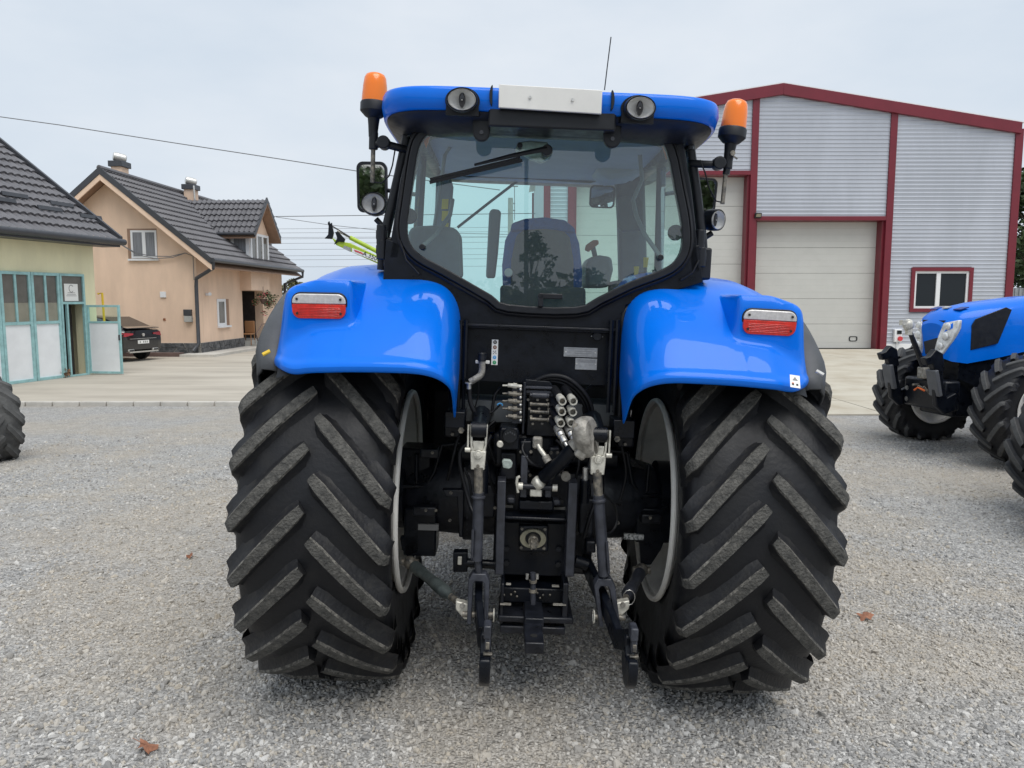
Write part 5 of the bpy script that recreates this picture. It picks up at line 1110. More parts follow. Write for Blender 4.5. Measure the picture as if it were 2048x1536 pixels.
def tile_sheet(name, parent, O, ex, ey, ls, lt, wave=.20, row=.36, mt='roof_metal', amp=.030, step=.055, sub=6):
    O = Vector(O); ex = Vector(ex).normalized(); ey = Vector(ey).normalized(); n = ex.cross(ey)
    if n.z < 0: n = -n
    ns = int(ls / wave * sub); m = MB(); rows = []; t = 0.0
    while t < lt - .01:
        t2 = min(t + row, lt)
        for tt, h in ((t + .001, step), (t2, 0.0)):
            rows.append([O + ex * (ls * i / ns) + ey * (tt + (.014 if h else 0) * math.cos(2 * math.pi * (ls * i / ns) / wave)) + n * (h + amp * math.sin(2 * math.pi * (ls * i / ns) / wave)) for i in range(ns + 1)])
        t = t2
    m.grid(rows); return m.build(name, mt, parent, smooth=35)
sll = math.hypot(ex_ - rxh, rzh - ezh)
rf = empty('roof', None, hs)
tile_sheet('roof_sheet', rf, (ex_, -.5, ezh), (0, 1, 0), (rxh - ex_, 0, rzh - ezh), HL + 1.0, sll)
tile_sheet('roof_sheet', rf, (2 * rxh - ex_, -.5, ezh), (0, 1, 0), (ex_ - rxh, 0, rzh - ezh), HL + 1.0, sll)
m = MB(); m.tube([(rxh, -.55, rzh + .05), (rxh, HL + .5, rzh + .05)], .09, 8); m.build('ridge_cap', 'roof_metal', rf)
for sx in (1, -1):
    xe = ex_ if sx > 0 else 2 * rxh - ex_
    m = MB(); m.prism([Vector((rxh, -.56, rzh + .08)), Vector((xe, -.56, ezh + .06)), Vector((xe, -.56, ezh - .16)), Vector((rxh, -.56, rzh - .16))], (0, .06, 0)); m.build('barge_board', 'trim_dark', rf)
    m = MB(); m.prism([Vector((rxh, -.54, rzh - .17)), Vector((xe, -.54, ezh - .165)), Vector((xe, -.54, ezh - .36)), Vector((rxh, -.54, rzh - .36))], (0, .05, 0)); m.build('soffit_edge', 'stucco_orange', rf)
    m = MB(); m.prism([Vector((rxh, -.50, rzh - .24)), Vector((xe, -.50, ezh - .24)), Vector((xe, -.50, ezh - .28)), Vector((rxh, -.50, rzh - .28))], (0, HL + 1, 0)); m.build('soffit', 'soffit_brown', rf)
m = MB(); m.tube([(ex_ + .06, -.55, ezh - .02), (ex_ + .06, HL + .5, ezh - .02)], .075, 10); m.build('gutter', 'trim_dark', rf)
# side wall with the entrance recess
m = MB(); d0, d1 = Hx(486, 640, 0).y, Hx(527, 640, 0).y; zt = Hx(500, 581, .35).z
m.bb((-.35, .36, 0), (0, d0, wz(0))); m.bb((-.35, d1, 0), (0, HL, wz(0))); m.bb((-.35, d0, zt), (-.01, d1, wz(0))); m.build('side_wall', 'stucco_orange', hs, smooth=0)
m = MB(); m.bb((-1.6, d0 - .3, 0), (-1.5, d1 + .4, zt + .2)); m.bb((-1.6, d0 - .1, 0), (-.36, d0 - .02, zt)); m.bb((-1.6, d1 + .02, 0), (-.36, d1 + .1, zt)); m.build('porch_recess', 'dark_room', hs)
m = MB(); m.bb((-GW, HL - .35, 0), (-.36, HL, wz(0))); m.bb((-GW, .36, 0), (-GW + .3, HL - .36, wz(0))); m.build('rear_wall', 'stucco_orange', hs)
# dormer bay
e0, e1 = Hx(500, 500, .45).y, Hx(537, 500, .45).y; bz0, bz1 = zt + .01, Hx(505, 463, .45).z
m = MB(); m.bb((-2.6, e0, bz0), (.45, e1, bz1)); m.build('bay_wall', 'stucco_orange', hs, smooth=0)
az = H(525, 399, (e0 + e1) / 2).z; ym = (e0 + e1) / 2; xo = .85; oh = .45
m = MB(); m.prism([Vector((.44, e0, bz1)), Vector((.44, e1, bz1)), Vector((.44, ym, az - .25))], (-2.5, 0, 0)); m.build('dormer_gable', 'stucco_orange', hs, smooth=0)
dl = math.hypot(ym - e0 + oh, az - bz1 + .1)
tile_sheet('dormer_roof', rf, (-3.6, e0 - oh, bz1 - .12), (1, 0, 0), (0, ym - e0 + oh, az - bz1 + .12), 3.6 + xo, dl, sub=6)
tile_sheet('dormer_roof', rf, (-3.6, e1 + oh, bz1 - .12), (1, 0, 0), (0, -(e1 - ym + oh), az - bz1 + .12), 3.6 + xo, dl, sub=4)
for s_, ye in ((1, e0 - oh), (-1, e1 + oh)):
    m = MB(); m.prism([Vector((xo, ym, az + .08)), Vector((xo, ye, bz1 - .08)), Vector((xo, ye, bz1 - .28)), Vector((xo, ym, az - .14))], (-.06, 0, 0)); m.build('barge_board', 'trim_dark', rf)
    m = MB(); m.prism([Vector((xo, ym, az - .15)), Vector((xo, ye, bz1 - .29)), Vector((xo, ye, bz1 - .33)), Vector((xo, ym, az - .2))], (-1.6, 0, 0)); m.build('soffit', 'soffit_brown', rf)
m = MB(); m.tube([(-1.6, e0 - oh - .06, bz1 - .15), (xo, e0 - oh - .06, bz1 - .15)], .06, 8); m.build('gutter', 'trim_dark', rf)
# bay window wraps the corner of the dormer
bwz0, bwz1 = Hx(518, 531, .46).z, bz1 - .05
bw = empty('window', None, hs)
m = MB(); y_ = e0 + .1; n_ = 3
m.bb((.452, e0 + .02, bwz0), (.50, e1 - .1, bwz0 + .10)); m.bb((.452, e0 + .02, bwz1 - .1), (.50, e1 - .1, bwz1))
for k in range(4):
    yy = e0 + .05 + (e1 - e0 - .2) * k / 3; m.bb((.452, yy - .06, bwz0), (.505, yy + .06, bwz1))
m.bb((-.30, e0 - .05, bwz0), (-.18, e0 - .002, bwz1)); m.bb((.30, e0 - .05, bwz0), (.44, e0 - .002, bwz1)); m.build('frame', 'upvc', bw, smooth=0)
for k in range(3):
    y0 = e0 + .11 + (e1 - e0 - .2) * k / 3; m = MB(); m.bb((.455, y0, bwz0 + .1), (.47, y0 + (e1 - e0 - .2) / 3 - .12, bwz1 - .1)); m.build('pane', 'pane_grey', bw, smooth=0)
m = MB(); m.bb((-.18, e0 - .03, bwz0), (.30, e0 - .004, bwz1)); m.build('pane', 'curtain', bw, smooth=0)
def house_window(name, x0, z0, x1, z1, y, par, nm=1, sill=True, depth=.16):
    w = empty(name, None, par)
    m = MB(); m.bb((x0, y - .003, z0), (x1, y + .02, z1)); m.build('reveal', 'soffit_brown', w, smooth=0)
    ring_rect('frame', x0 + .12, z0 + .02, x1 - .01, z1 - .06, .07, y - .02, .03, 'upvc', w)
    mm = (x0 + .12 + x1) / 2; m = MB(); m.bb((mm - .06, y - .022, z0 + .09), (mm + .06, y + .005, z1 - .13)); m.build('mullion', 'upvc', w)
    for a, b in ((x0 + .19, mm - .06), (mm + .06, x1 - .08)):
        m = MB(); m.bb((a, y - .010, z0 + .09), (b, y - .004, z1 - .13)); m.build('pane', 'curtain', w, smooth=0)
    m = MB(); m.bb((x0 + .02, y - .09, z0 - .06), (x1 + .05, y - .004, z0)); m.build('sill', 'upvc', w)
a, b = H(257, 518, 0), H(313, 457, 0); house_window('window', a.x, a.z, b.x, b.z, 0, hs)
sw = empty('window', None, hs); a, b = Hx(435, 652, 0), Hx(457, 598, 0)
m = MB(); m.bb((-.02, a.y, a.z), (.003, b.y, b.z)); m.build('reveal', 'soffit_brown', sw, smooth=0)
m = MB(); yy = a.y + (b.y - a.y) * .70; m.bb((.003, a.y, a.z), (.03, a.y + .12, b.z)); m.bb((.003, yy - .12, a.z), (.03, yy, b.z)); m.bb((.003, a.y + .12, a.z), (.03, yy - .12, a.z + .1)); m.bb((.003, a.y + .12, b.z - .1), (.03, yy - .12, b.z)); m.build('frame', 'upvc', sw, smooth=0)
m = MB(); m.bb((.004, a.y + .12, a.z + .1), (.012, yy - .12, b.z - .1)); m.build('pane', 'pane_grey', sw, smooth=0)
m = MB(); m.bb((.001, a.y, a.z - .07), (.09, b.y, a.z)); m.build('sill', 'upvc', sw)
# plinth of irregular stones with pale joints
pz = H(350, 686, -.05).z
m = MB(); m.bb((-GW - .05, -.05, 0), (.05, -.002, pz)); m.bb((.002, -.05, 0), (.05, d0 - .02, pz)); m.build('plinth_mortar', 'mortar', hs, smooth=0)
def stones(n, fn, L_):
    rr = random.Random(5); gx = [L_ * i / n for i in range(n + 1)]
    ct = [[(gx[i] + (rr.uniform(-.16, .16) if 0 < i < n else 0), pz * j / 2 + (rr.uniform(-.10, .10) if j == 1 else 0)) for j in range(3)] for i in range(n + 1)]
    for i in range(n):
        for j in range(2):
            P = [ct[i][j], ct[i + 1][j], ct[i + 1][j + 1], ct[i][j + 1]]; cx = sum(q[0] for q in P) / 4; cz = sum(q[1] for q in P) / 4; k = .93
            m = MB(); m.prism([fn(cx + (q[0] - cx) * k, cz + (q[1] - cz) * k, 0) for q in P], fn(0, 0, rr.uniform(.02, .035)) - fn(0, 0, 0)); m.build('plinth_stone', 'plinth_stone', hs, smooth=0)
stones(10, lambda a, b, c: Vector((-4.6 + a, -.05 - c, b)), 4.6); stones(8, lambda a, b, c: Vector((.05 + c, a, b)), d0 - .05)
m = MB(); m.bb((-GW, -.75, 0), (-.35, -.45, .16)); m.build('kerb', 'brown_kerb', hs)
m = MB(); m.bb((-.3, -.9, .03), (.9, d1, .12)); m.build('path_slab', 'edging', hs)
m = MB(); m.bb((-1.5, d0 + .02, .0), (.3, d1 - .02, .34)); m.bb((.31, d0 + .02, .0), (.62, d1 - .02, .2)); m.build('steps', 'pole_concrete', hs)
# chimneys
def chimney(px, py0, py1, w, flash):
    yy = 1.2 if px < 300 else 5.3
    a = H(px, py1, yy); b = H(px, py0, yy); ch = empty('chimney', None, hs)
    m = MB(); m.box((a.x, yy, (a.z + b.z) / 2 - .3), (w, .5, b.z - a.z + .6)); m.build('stack', 'stucco_orange', ch)
    m = MB(); m.box((a.x, yy, b.z + .06), (w + .14, .64, .20)); m.build('cap', 'trim_dark', ch, bevel=.01)
    m = MB(); c = Vector((a.x, yy, b.z + .32)); m.lathe(c + Vector((-.16, -.12, .03)), (.34, .26, -.08), [(0, .001), (0, .10), (.03, .14), (.3, .16), (.9, .155), (1, .10)], 18, False); m.tube([(a.x, yy, b.z + .1), (a.x, yy, b.z + .4)], .06, 10); m.build('cowl', 'silver', ch, smooth=40)
    m = MB(); m.box((a.x + .03, yy, a.z - .05), (w + .12, .62, .34), Matrix.Rotation(rad(38), 3, 'Y')); m.build('flashing', 'trim_dark', ch)
chimney(241, 333, 362, .37, 1); chimney(384, 378, 428, .37, 1)
m = MB(); a, b = H(385, 372, 5.0), H(382, 480, 2.2); m.tube([(a.x + .1, 4.9, a.z), (a.x + .12, 4.9, wz(a.x) + .3)], .035, 8); m.build('mast', 'silver', hs)
# downpipes, meter, camera, vents, lamp, wires clamp
m = MB(); m.tube([(ex_ + .02, -.45, ezh - .05), (ex_ + .02, -.45, ezh - .28), (.04, -.10, ezh - .62), (.02, -.10, ezh - .9), (.02, -.10, .45), (-.1, -.32, .2)], .065, 10); m.build('downpipe', 'trim_dark', hs, smooth=60)
m = MB(); m.tube([(ex_ + .06, HL + .45, ezh - .05), (ex_ + .06, HL + .45, ezh - .28), (.10, HL + .1, ezh - .62), (.10, HL + .1, .3)], .065, 8); m.build('downpipe', 'trim_dark', hs, smooth=60)
a, b = H(369, 644, -.05), H(383, 619, -.05); m = MB(); m.bb((a.x, -.12, (a.z + b.z) / 2), (b.x, -.003, b.z)); mb_ = m.build('meter_box', 'trim_dark', hs, bevel=.01); m = MB(); m.bb((a.x + .03, -.15, a.z), (b.x + .02, -.004, (a.z + b.z) / 2 - .01)); m.build('gas_meter', 'pole_concrete', mb_, bevel=.01)
m = MB(); c = H(327, 589, 0); m.bb((c.x - .1, -.05, c.z - .1), (c.x + .1, -.002, c.z + .1)); m.build('junction_box', 'upvc', hs)
m = MB(); c = H(329, 639, 0); m.bb((c.x - .04, -.02, c.z - .04), (c.x + .04, -.002, c.z + .04)); m.build('vent', 'rust', hs)
m = MB(); c = Hx(412, 589, .02); m.tube([c, c + Vector((.16, 0, 0)), c + Vector((.2, -.14, .02))], [.05, .05, .06], 10); m.build('security_camera', 'upvc', hs)
for pts in ([(236, 485), (270, 505), (300, 512), (340, 513), (370, 506)], [(238, 487), (275, 510), (310, 517), (345, 515), (370, 506)], [(370, 506), (386, 512), (388, 560)]):
    m = MB(); m.tube([H(x, y, -.12) for x, y in pts], .014, 5); m.build('service_cable', 'wire', hs)
rl = empty('handrail', HM); tag(rl, 'thin brown metal handrail beside the house entrance steps', 'handrail')
for pts in ([(521, 700), (512, 668), (524, 648), (545, 647)], [(536, 690), (538, 648)]):
    m = MB(); m.tube([Hx(x, y, .75) for x, y in pts], .022, 6); m.build('rail', 'brown_kerb', rl)
chx = empty('chair', HM @ Matrix.Translation(Hx(497, 690, .1))); tag(chx, 'brown chair standing in the dark house porch', 'chair')
m = MB(); m.box((0, 0, .45), (.42, .42, .06)); m.build('seat', 'wood_chair', chx, bevel=.02)
m = MB(); m.box((0, .2, .72), (.42, .06, .5)); m.build('backrest', 'wood_chair', chx, bevel=.05)
for sx in (-.18, .18):
    for sy in (-.18, .18):
        m = MB(); m.tube([(sx, sy, .42), (sx * 1.1, sy * 1.1, 0)], .02, 6); m.build('leg', 'wood_chair', chx)

# ------------------------------------------------------------------ foliage helpers
def leaf_cloud(rr, clumps, per, size, m=None):
    m = m or MB()
    for c, r in clumps:
        for _ in range(per):
            d = Vector((rr.gauss(0, 1), rr.gauss(0, 1), rr.gauss(0, 1))).normalized() * r * rr.random() ** .4
            p = c + d; a = Vector((rr.gauss(0, 1), rr.gauss(0, 1), rr.gauss(0, .6))).normalized(); b = a.cross(Vector((rr.gauss(0, 1), rr.gauss(0, 1), rr.gauss(0, 1)))).normalized()
            s = size * rr.uniform(.6, 1.3); m.add([p - a * s, p + b * s * .5, p + a * s, p - b * s * .5], [(0, 1, 2, 3)])
    return m
def tree(name, base, h, crown_r, label, cat='tree', seed=1, per=60, n=60, size=.12, mt='leaf_green', z0=.3, group=None, slim=1.0):
    rr = random.Random(seed); base = Vector(base); t = empty(name, Matrix.Translation(base)); tag(t, label, cat, group)
    m = MB(); top = Vector((rr.uniform(-.2, .2), rr.uniform(-.2, .2), h * .85)); m.tube([Vector((0, 0, -.05)), top * .35, top * .7, top], [h * .022, h * .016, h * .01, h * .004], 8)
    cl = []
    for i in range(n):
        z = h * (z0 + (1 - z0) * rr.random()); k = (z / h - z0) / (1 - z0); rad_ = crown_r * math.sin(math.pi * min(1, .12 + .88 * k) ** .8) ** .7 * slim; a = rr.uniform(0, 6.283); q = rad_ * rr.random() ** .5
        c = Vector((q * math.cos(a), q * math.sin(a), z)); cl.append((c, crown_r * rr.uniform(.14, .26)))
        if i % 2 == 0: m.tube([top * max(.25, min(.95, (z / h - .12))), c], [h * .006, h * .002], 5)
    m.build('trunk', 'bark', t, smooth=60)
    leaf_cloud(rr, cl, per, size).build('crown', mt, t, smooth=0); return t
# ------------------------------------------------------------------ yellow garage at the left
KA, KB = G(0, 771, .03), G(200, 746, .03); kd = (KB - KA).normalized(); kang = math.atan2(-kd.x, kd.y)
KM = Matrix.Translation((KB.x, KB.y, 0)) @ Matrix.Rotation(kang, 4, 'Z'); KI = KM.inverted(); Kx = unproject_x(KI); Ky = frame_unproject(KI)
gar = empty('garage', KM); tag(gar, 'yellow garage with teal framed glazed doors at the left edge', 'building')
gex = .55; a = Kx(240, 482, gex); gez, gey = a.z, a.y; b = Ky(0, 286, gey); gsl = (b.z - gez) / (gex - b.x); kz = gez + .10 - gsl * .0
GLn = 12.0
yd0, yd1 = Kx(-150, 650, 0).y, Kx(171, 640, 0).y; zd = Kx(172, 549, 0).z
wallz = gez + .05
m = MB(); m.bb((-.3, yd1, 0), (0, 0, wallz)); m.bb((-.3, -GLn, zd), (0, yd1, wallz)); m.bb((-7.0, -.25, 0), (-.31, 0, wallz)); m.build('wall', 'stucco_yellow', gar, smooth=0)
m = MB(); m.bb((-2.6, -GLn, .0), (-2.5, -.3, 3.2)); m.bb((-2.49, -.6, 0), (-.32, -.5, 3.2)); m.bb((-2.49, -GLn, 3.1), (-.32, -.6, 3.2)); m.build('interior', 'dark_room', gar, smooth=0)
grl = 7.2; m = MB(); m.prism([Vector((gex - .4, -.26, wallz)), Vector((-7.0, -.26, wallz)), Vector((-3.5, -.26, wallz + 2.6))], (0, .2, 0)); m.build('gable', 'stucco_yellow', gar)
gr = empty('roof', None, gar)
tile_sheet('roof_sheet', gr, (gex, -GLn, gez), (0, 1, 0), (-1, 0, gsl), GLn + gey, 6.2, wave=.21, row=.38, amp=.020, step=.055)
m = MB(); m.prism([Vector((gex + .02, gey, gez - .05)), Vector((gex - 5, gey, gez - .05 + gsl * 5)), Vector((gex - 5, gey, gez + .12 + gsl * 5)), Vector((gex + .02, gey, gez + .12))], (0, .08, 0)); m.build('barge_board', 'trim_dark', gr)
m = MB(); m.tube([(gex + .05, -GLn, gez - .03), (gex + .05, gey + .1, gez - .03)], .085, 10); m.build('gutter', 'trim_dark', gr)
m = MB(); m.bb((-.01, -GLn, gez - .16), (gex, gey, gez - .11)); m.build('soffit', 'trim_dark', gr)
for px, py in ((28, 396), (2, 405), (122, 414), (98, 423), (180, 439), ):
    # snow guards low on the roof
    o = KI @ CAMP; d = KI.to_3x3() @ ray(px, py); n_ = Vector((gsl, 0, 1)); t_ = (Vector((gex, 0, gez)) - o).dot(n_) / d.dot(n_); p = o + d * t_
    m = MB(); m.box(p + Vector((.04, 0, .07)), (.03, .75, .10), Matrix.Rotation(rad(-20), 3, 'Y')); m.build('snow_guard', 'trim_dark', gr)
# door leaves: teal frame, white panel, two panes
z_s = Kx(60, 646, 0).z
def fixed_leaf(px0, px1):
    y0, y1 = Kx(px0, 640, .03).y, Kx(px1, 640, .03).y; lf = empty('door_leaf', None, gar); f = .07
    m = MB(); m.bb((.0, y0, .03), (.07, y0 + f, zd)); m.bb((.0, y1 - f, .03), (.07, y1, zd)); m.bb((.001, y0 + f, zd - f), (.069, y1 - f, zd)); m.bb((.001, y0 + f, .03), (.069, y1 - f, .03 + f)); m.bb((.001, y0 + f, z_s - f / 2), (.069, y1 - f, z_s + f / 2))
    ym_ = (y0 + y1) / 2; m.bb((.005, ym_ - .03, z_s + f / 2), (.06, ym_ + .03, zd - f)); m.build('frame', 'teal_paint', lf, bevel=.004)
    m = MB(); m.bb((.015, y0 + f, .03 + f), (.035, y1 - f, z_s - f / 2)); m.build('panel', 'panel_white', lf)
    zc = z_s + (zd - z_s) * .40
    for q0, q1 in ((y0 + f, ym_ - .03), (ym_ + .03, y1 - f)):
        m = MB(); m.bb((.02, q0, zc), (.03, q1, zd - f)); m.build('pane', 'pane_grey', lf, smooth=0)
        m = MB(); m.bb((.02, q0, z_s + f / 2), (.031, q1, zc - .002)); m.build('pane', 'pane_low', lf, smooth=0)
for e_ in ((-145, -72), (-71, 1), (2, 64), (65, 121)): fixed_leaf(*e_)
# doorway with fanlight, open leaf
y0, y1 = Kx(122, 640, .03).y, Kx(171, 640, .03).y; zf = Kx(150, 606, .03).z; f = .06
dw = empty('doorway', None, gar)
m = MB(); m.bb((0, y0, .03), (.07, y0 + f, zd)); m.bb((0, y1 - f, .03), (.07, y1, zd)); m.bb((.001, y0 + f, zd - f), (.069, y1 - f, zd)); m.bb((.001, y0 + f, zf - f / 2), (.069, y1 - f, zf + f / 2)); yq_ = y0 + (y1 - y0) * .22; m.bb((.002, yq_, .03), (.068, yq_ + .05, zf - f / 2)); m.bb((.001, y0 + f, .03), (.069, y1 - f, .075)); m.build('frame', 'teal_paint', dw, bevel=.004)
m = MB(); m.bb((.02, y0 + f, zf + f / 2), (.03, y1 - f, zd - f)); m.build('fanlight', 'pane_grey', dw, smooth=0)
m = MB(); m.bb((-.9, yq_ + .45, 0), (-.8, y1 + 0.8, 3.0)); m.build('inner_wall', 'plaster_in', dw)
q0, q1 = Kx(133, 602, .08), Kx(158, 568, .08)
pp = empty('notice', KM); tag(pp, 'white paper notice behind the glass above the garage door', 'notice')
m = MB(); m.bb((.032, q0.y, q0.z), (.036, q1.y, q1.z)); m.build('sheet', 'sticker_white', pp)
ym_ = (q0.y + q1.y) / 2; zh = q1.z - q0.z
m = MB(); m.tube([Vector((.038, ym_ + .07 * math.cos(rad(a)), q1.z - zh * .28 + .09 * math.sin(rad(a)))) for a in range(40, 330, 20)], .008, 5); m.build('emblem', 'ink_grey', pp)
for k in range(3):
    m = MB(); m.box((.037, ym_, q0.z + zh * (.30 + .09 * k)), (.002, (q1.y - q0.y) * (.75 - .1 * k), .012)); m.build('print_line', 'ink_grey', pp)
# open leaf, swung out to face the yard
a = Ky(173, 744, y1); b = Ky(234, 738, y1); lw = (b - a).x; zt = Kx(172, 610, .03).z
ol = empty('open_leaf', Matrix.Translation((.07, y1, 0)) @ Matrix.Rotation(rad(4), 4, 'Z'), gar); f = .055
m = MB(); m.bb((0, 0, .06), (f, .05, zt)); m.bb((lw - f, 0, .06), (lw, .05, zt)); m.bb((f, .001, zt - f), (lw - f, .049, zt)); m.bb((f, .001, .06), (lw - f, .049, .12)); m.bb((f, .001, zt * .745), (lw - f, .049, zt * .745 + .05)); m.build('frame', 'teal_paint', ol, bevel=.004)
m = MB(); m.bb((f, .015, .12), (lw - f, .035, zt * .745)); m.build('panel', 'panel_white', ol)
m = MB(); m.add([Vector((f, .03, zt * .745 + .05)), Vector((lw - f, .03, zt * .745 + .05)), Vector((lw - f, .03, zt - f)), Vector((f, .03, zt - f))], [(0, 1, 2, 3)]); m.build('pane', 'front_glass', ol, smooth=0)
m = MB(); m.box((lw - .02, -.02, 1.0), (.03, .04, .14)); m.build('latch', 'trim_dark', ol)
m = MB(); pg = [Kx(203, 588, .02), Kx(206, 592, .02), Kx(206, 610, .02)]; m.tube([Vector((.02, .06, pg[0].z)), Vector((.12, .1, pg[0].z + .03)), Vector((.14, .1, pg[2].z - .5))], .03, 8); m.build('gas_pipe', 'yellow', gar)
# small dry plant at the foot of the door
rr = random.Random(3); c = G(127, 755, .03); dp_ = leaf_cloud(rr, [(Vector((rr.uniform(-.15, .15), rr.uniform(-.1, .1), rr.uniform(.03, .16))), .10) for _ in range(14)], 22, .035).build('dry_plant', 'dry_plant', smooth=0); dp_.location = c; tag(dp_, 'small dry brown plant at the foot of the teal garage door', 'plant')

# ------------------------------------------------------------------ parked car
cp = G(210, 724, .03); cf = Vector((-math.cos(rad(19)), math.sin(rad(19)), 0)); cang = math.atan2(-cf.x, cf.y)
# local: y forward, x right; near rear wheel is the left one
CM = Matrix.Translation(cp) @ Matrix.Rotation(cang, 4, 'Z') @ Matrix.Scale(.90, 4) @ Matrix.Translation((.82, 0, 0))
car = empty('car', CM); tag(car, 'black coupe shaped car parked beside the orange house', 'car')
m = MB(); rows = []
for y, w, zb, zt_ in ((-.92, .70, .42, .95), (-.90, .86, .34, 1.08), (-.78, .93, .30, 1.14), (-.4, .96, .28, 1.12), (.6, .97, .26, 1.08), (2.0, .96, .26, 1.04), (3.0, .95, .28, 1.0), (3.6, .88, .32, .86), (3.75, .7, .40, .7)):
    rows.append([Vector((x * w, y, zb + (zt_ - zb) * t)) for x, t in ((-.85, 0), (-.98, .12), (-1, .45), (-.99, .75), (-.93, .94), (-.8, 1), (0, 1.02), (.8, 1), (.93, .94), (.99, .75), (1, .45), (.98, .12), (.85, 0))])
m.grid(rows); m.add(rows[0], [tuple(range(13))]); m.add(rows[-1], [tuple(range(12, -1, -1))]); m.build('body', 'car_black', car, smooth=50)
m = MB(); rows = []
for y, w, zt_ in ((-.72, .70, 1.16), (-.35, .72, 1.32), (.3, .72, 1.52), (.9, .71, 1.60), (1.5, .70, 1.60), (2.1, .66, 1.42), (2.6, .60, 1.06)):
    rows.append([Vector((x * w, y, 1.02 + (zt_ - 1.02) * t)) for x, t in ((-1.22, 0), (-1.05, .7), (-.92, .95), (0, 1.02), (.92, .95), (1.05, .7), (1.22, 0))])
m.grid(rows); m.build('cabin', 'car_black', car, smooth=60)
m = MB(); m.prism([Vector((-.845, -.35, 1.14)), Vector((-.845, 1.9, 1.12)), Vector((-.775, 1.5, 1.46)), Vector((-.775, .6, 1.48))], (-.01, 0, 0)); m.build('side_window', 'car_glass', car)
m = MB(); m.prism([Vector((-.60, -.70, 1.19)), Vector((.60, -.70, 1.19)), Vector((.58, .25, 1.53)), Vector((-.58, .25, 1.53))], (0, -.01, .02)); m.build('rear_window', 'car_glass', car)
m = MB(); m.prism([Vector((-.72, -.96, 1.155)), Vector((.72, -.96, 1.155)), Vector((.70, -.70, 1.20)), Vector((-.70, -.70, 1.20))], (0, 0, .025)); m.build('spoiler', 'car_black', car, bevel=.008)
for s_ in (-1, 1):
    m = MB(); m.prism([Vector((s_ * .95, -.50, 1.02)), Vector((s_ * .92, -.82, 1.03)), Vector((s_ * .78, -.93, 1.02)), Vector((s_ * .45, -.94, .99)), Vector((s_ * .45, -.94, .94)), Vector((s_ * .80, -.935, .88)), Vector((s_ * .94, -.80, .90))], (s_ * .012, -.015, 0)); m.build('tail_lamp', 'tail_red', car)
    m = MB(); m.box((s_ * .55, -.90, .40), (.26, .08, .08)); ex2 = m.build('exhaust_trim', 'silver', car, bevel=.02); m = MB(); m.box((s_ * .55, -.945, .40), (.18, .03, .045)); m.build('exhaust_pipe', 'ink_black', ex2)
    for yy in (0.0, 2.85):
        w = empty('wheel', Matrix.Translation((s_ * .82, yy, .36)), car); m = MB(); m.lathe((-.12, 0, 0), (.24, 0, 0), [(0, .22), (0, .33), (.12, .36), (.88, .36), (1, .33), (1, .22)], 28); m.build('tyre', 'black_rubber', w, smooth=40)
        m = MB(); m.lathe((-.125, 0, 0), (.25, 0, 0), [(0, .001), (.03, .23), (.97, .23), (1, .001)], 20, False); m.build('rim', 'trim_dark', w, smooth=40)
m = MB(); m.box((.0, -.935, .68), (.50, .02, .12)); np_ = m.build('number_plate', 'sticker_white', car)
for k in range(5):
    if k != 1: m = MB(); m.box((-.16 + .08 * k, -.947, .68), (.035, .004, .07)); m.build('plate_mark', 'ink_grey', np_)
m = MB(); m.cyl((0, -.96, .93), (0, -.93, .93), .055, n=16); m.build('badge', 'silver', car)
m = MB(); m.box((0, -.94, .80), (1.2, .01, .012)); m.box((0, -.93, .34), (1.3, .06, .05)); m.build('trim_strip', 'silver', car)

# ------------------------------------------------------------------ lime loader arms behind the tractor
YL = 12.2
lo = empty('front_loader', Matrix.Translation((W(900, 640, YL).x, YL, 0))); tag(lo, 'lime green loader arms with black tool carrier showing above the left blue fender', 'loader arm')
LO = Vector((W(900, 640, YL).x, YL, 0)); lw_ = lambda x, y, d=0: W(x, y, YL + d) - LO
def lp(name, pts, d, th, mt, par=lo, bevel=.008):
    m = MB(); m.prism([lw_(x, y, d) for x, y in pts], (0, th, 0)); return m.build(name, mt, par, bevel=bevel)
for d in (0, .95):
    arm = lp('arm', [(664, 476), (672, 490), (770, 534), (910, 600), (914, 582), (772, 520), (700, 486), (676, 482)], d, .10, 'lime')
    m = MB(); m.tube([lw_(700, 475, d + .05), lw_(770, 511, d + .05), lw_(905, 578, d + .05)], .035, 10); m.build('cylinder', 'lime', lo)
    m = MB(); m.tube([lw_(675, 461, d + .05), lw_(702, 476, d + .05)], .018, 8); m.build('piston_rod', 'silver', lo)
    lp('tool_carrier', [(649, 477), (656, 469), (657, 452), (655, 446), (658, 442), (660, 448), (663, 445), (664, 452), (667, 466), (664, 478)], d, .05, 'black_paint', lo, .004)
    lp('linkage_plate', [(668, 489), (674, 476), (670, 464), (677, 463), (684, 472), (690, 478), (688, 484), (676, 483)], d - .03, .04, 'black_paint', lo, .004)
m = MB(); m.tube([lw_(663, 452, 0), lw_(663, 452, 1.0)], .02, 8); m.tube([lw_(664, 452, 0), lw_(700, 474, 0)], .012, 6); m.build('cross_tube', 'black_paint', lo)
arm_dec = lp('decal_panel', [(704, 496), (752, 514), (755, 524), (704, 504)], -.012, .008, 'panel_white', lo, 0)
lp('decal_mark', [(708, 499), (724, 505), (727, 509), (710, 503)], -.018, .004, 'ink_red', lo, 0)
lp('hose_plate', [(688, 491), (702, 496), (701, 504), (686, 497)], -.012, .008, 'plate_grey', lo, 0)
lp('decal_panel', [(757, 513), (768, 518), (770, 531), (760, 526)], -.012, .008, 'panel_white', lo, 0); lp('decal_mark', [(761, 517), (766, 519), (766, 522), (761, 520)], -.018, .004, 'ink_red', lo, 0)
text('lettering', 'A.350', lw_(740, 512, -.02), .10, 'ink_black', lo, (rad(90), rad(22), 0))
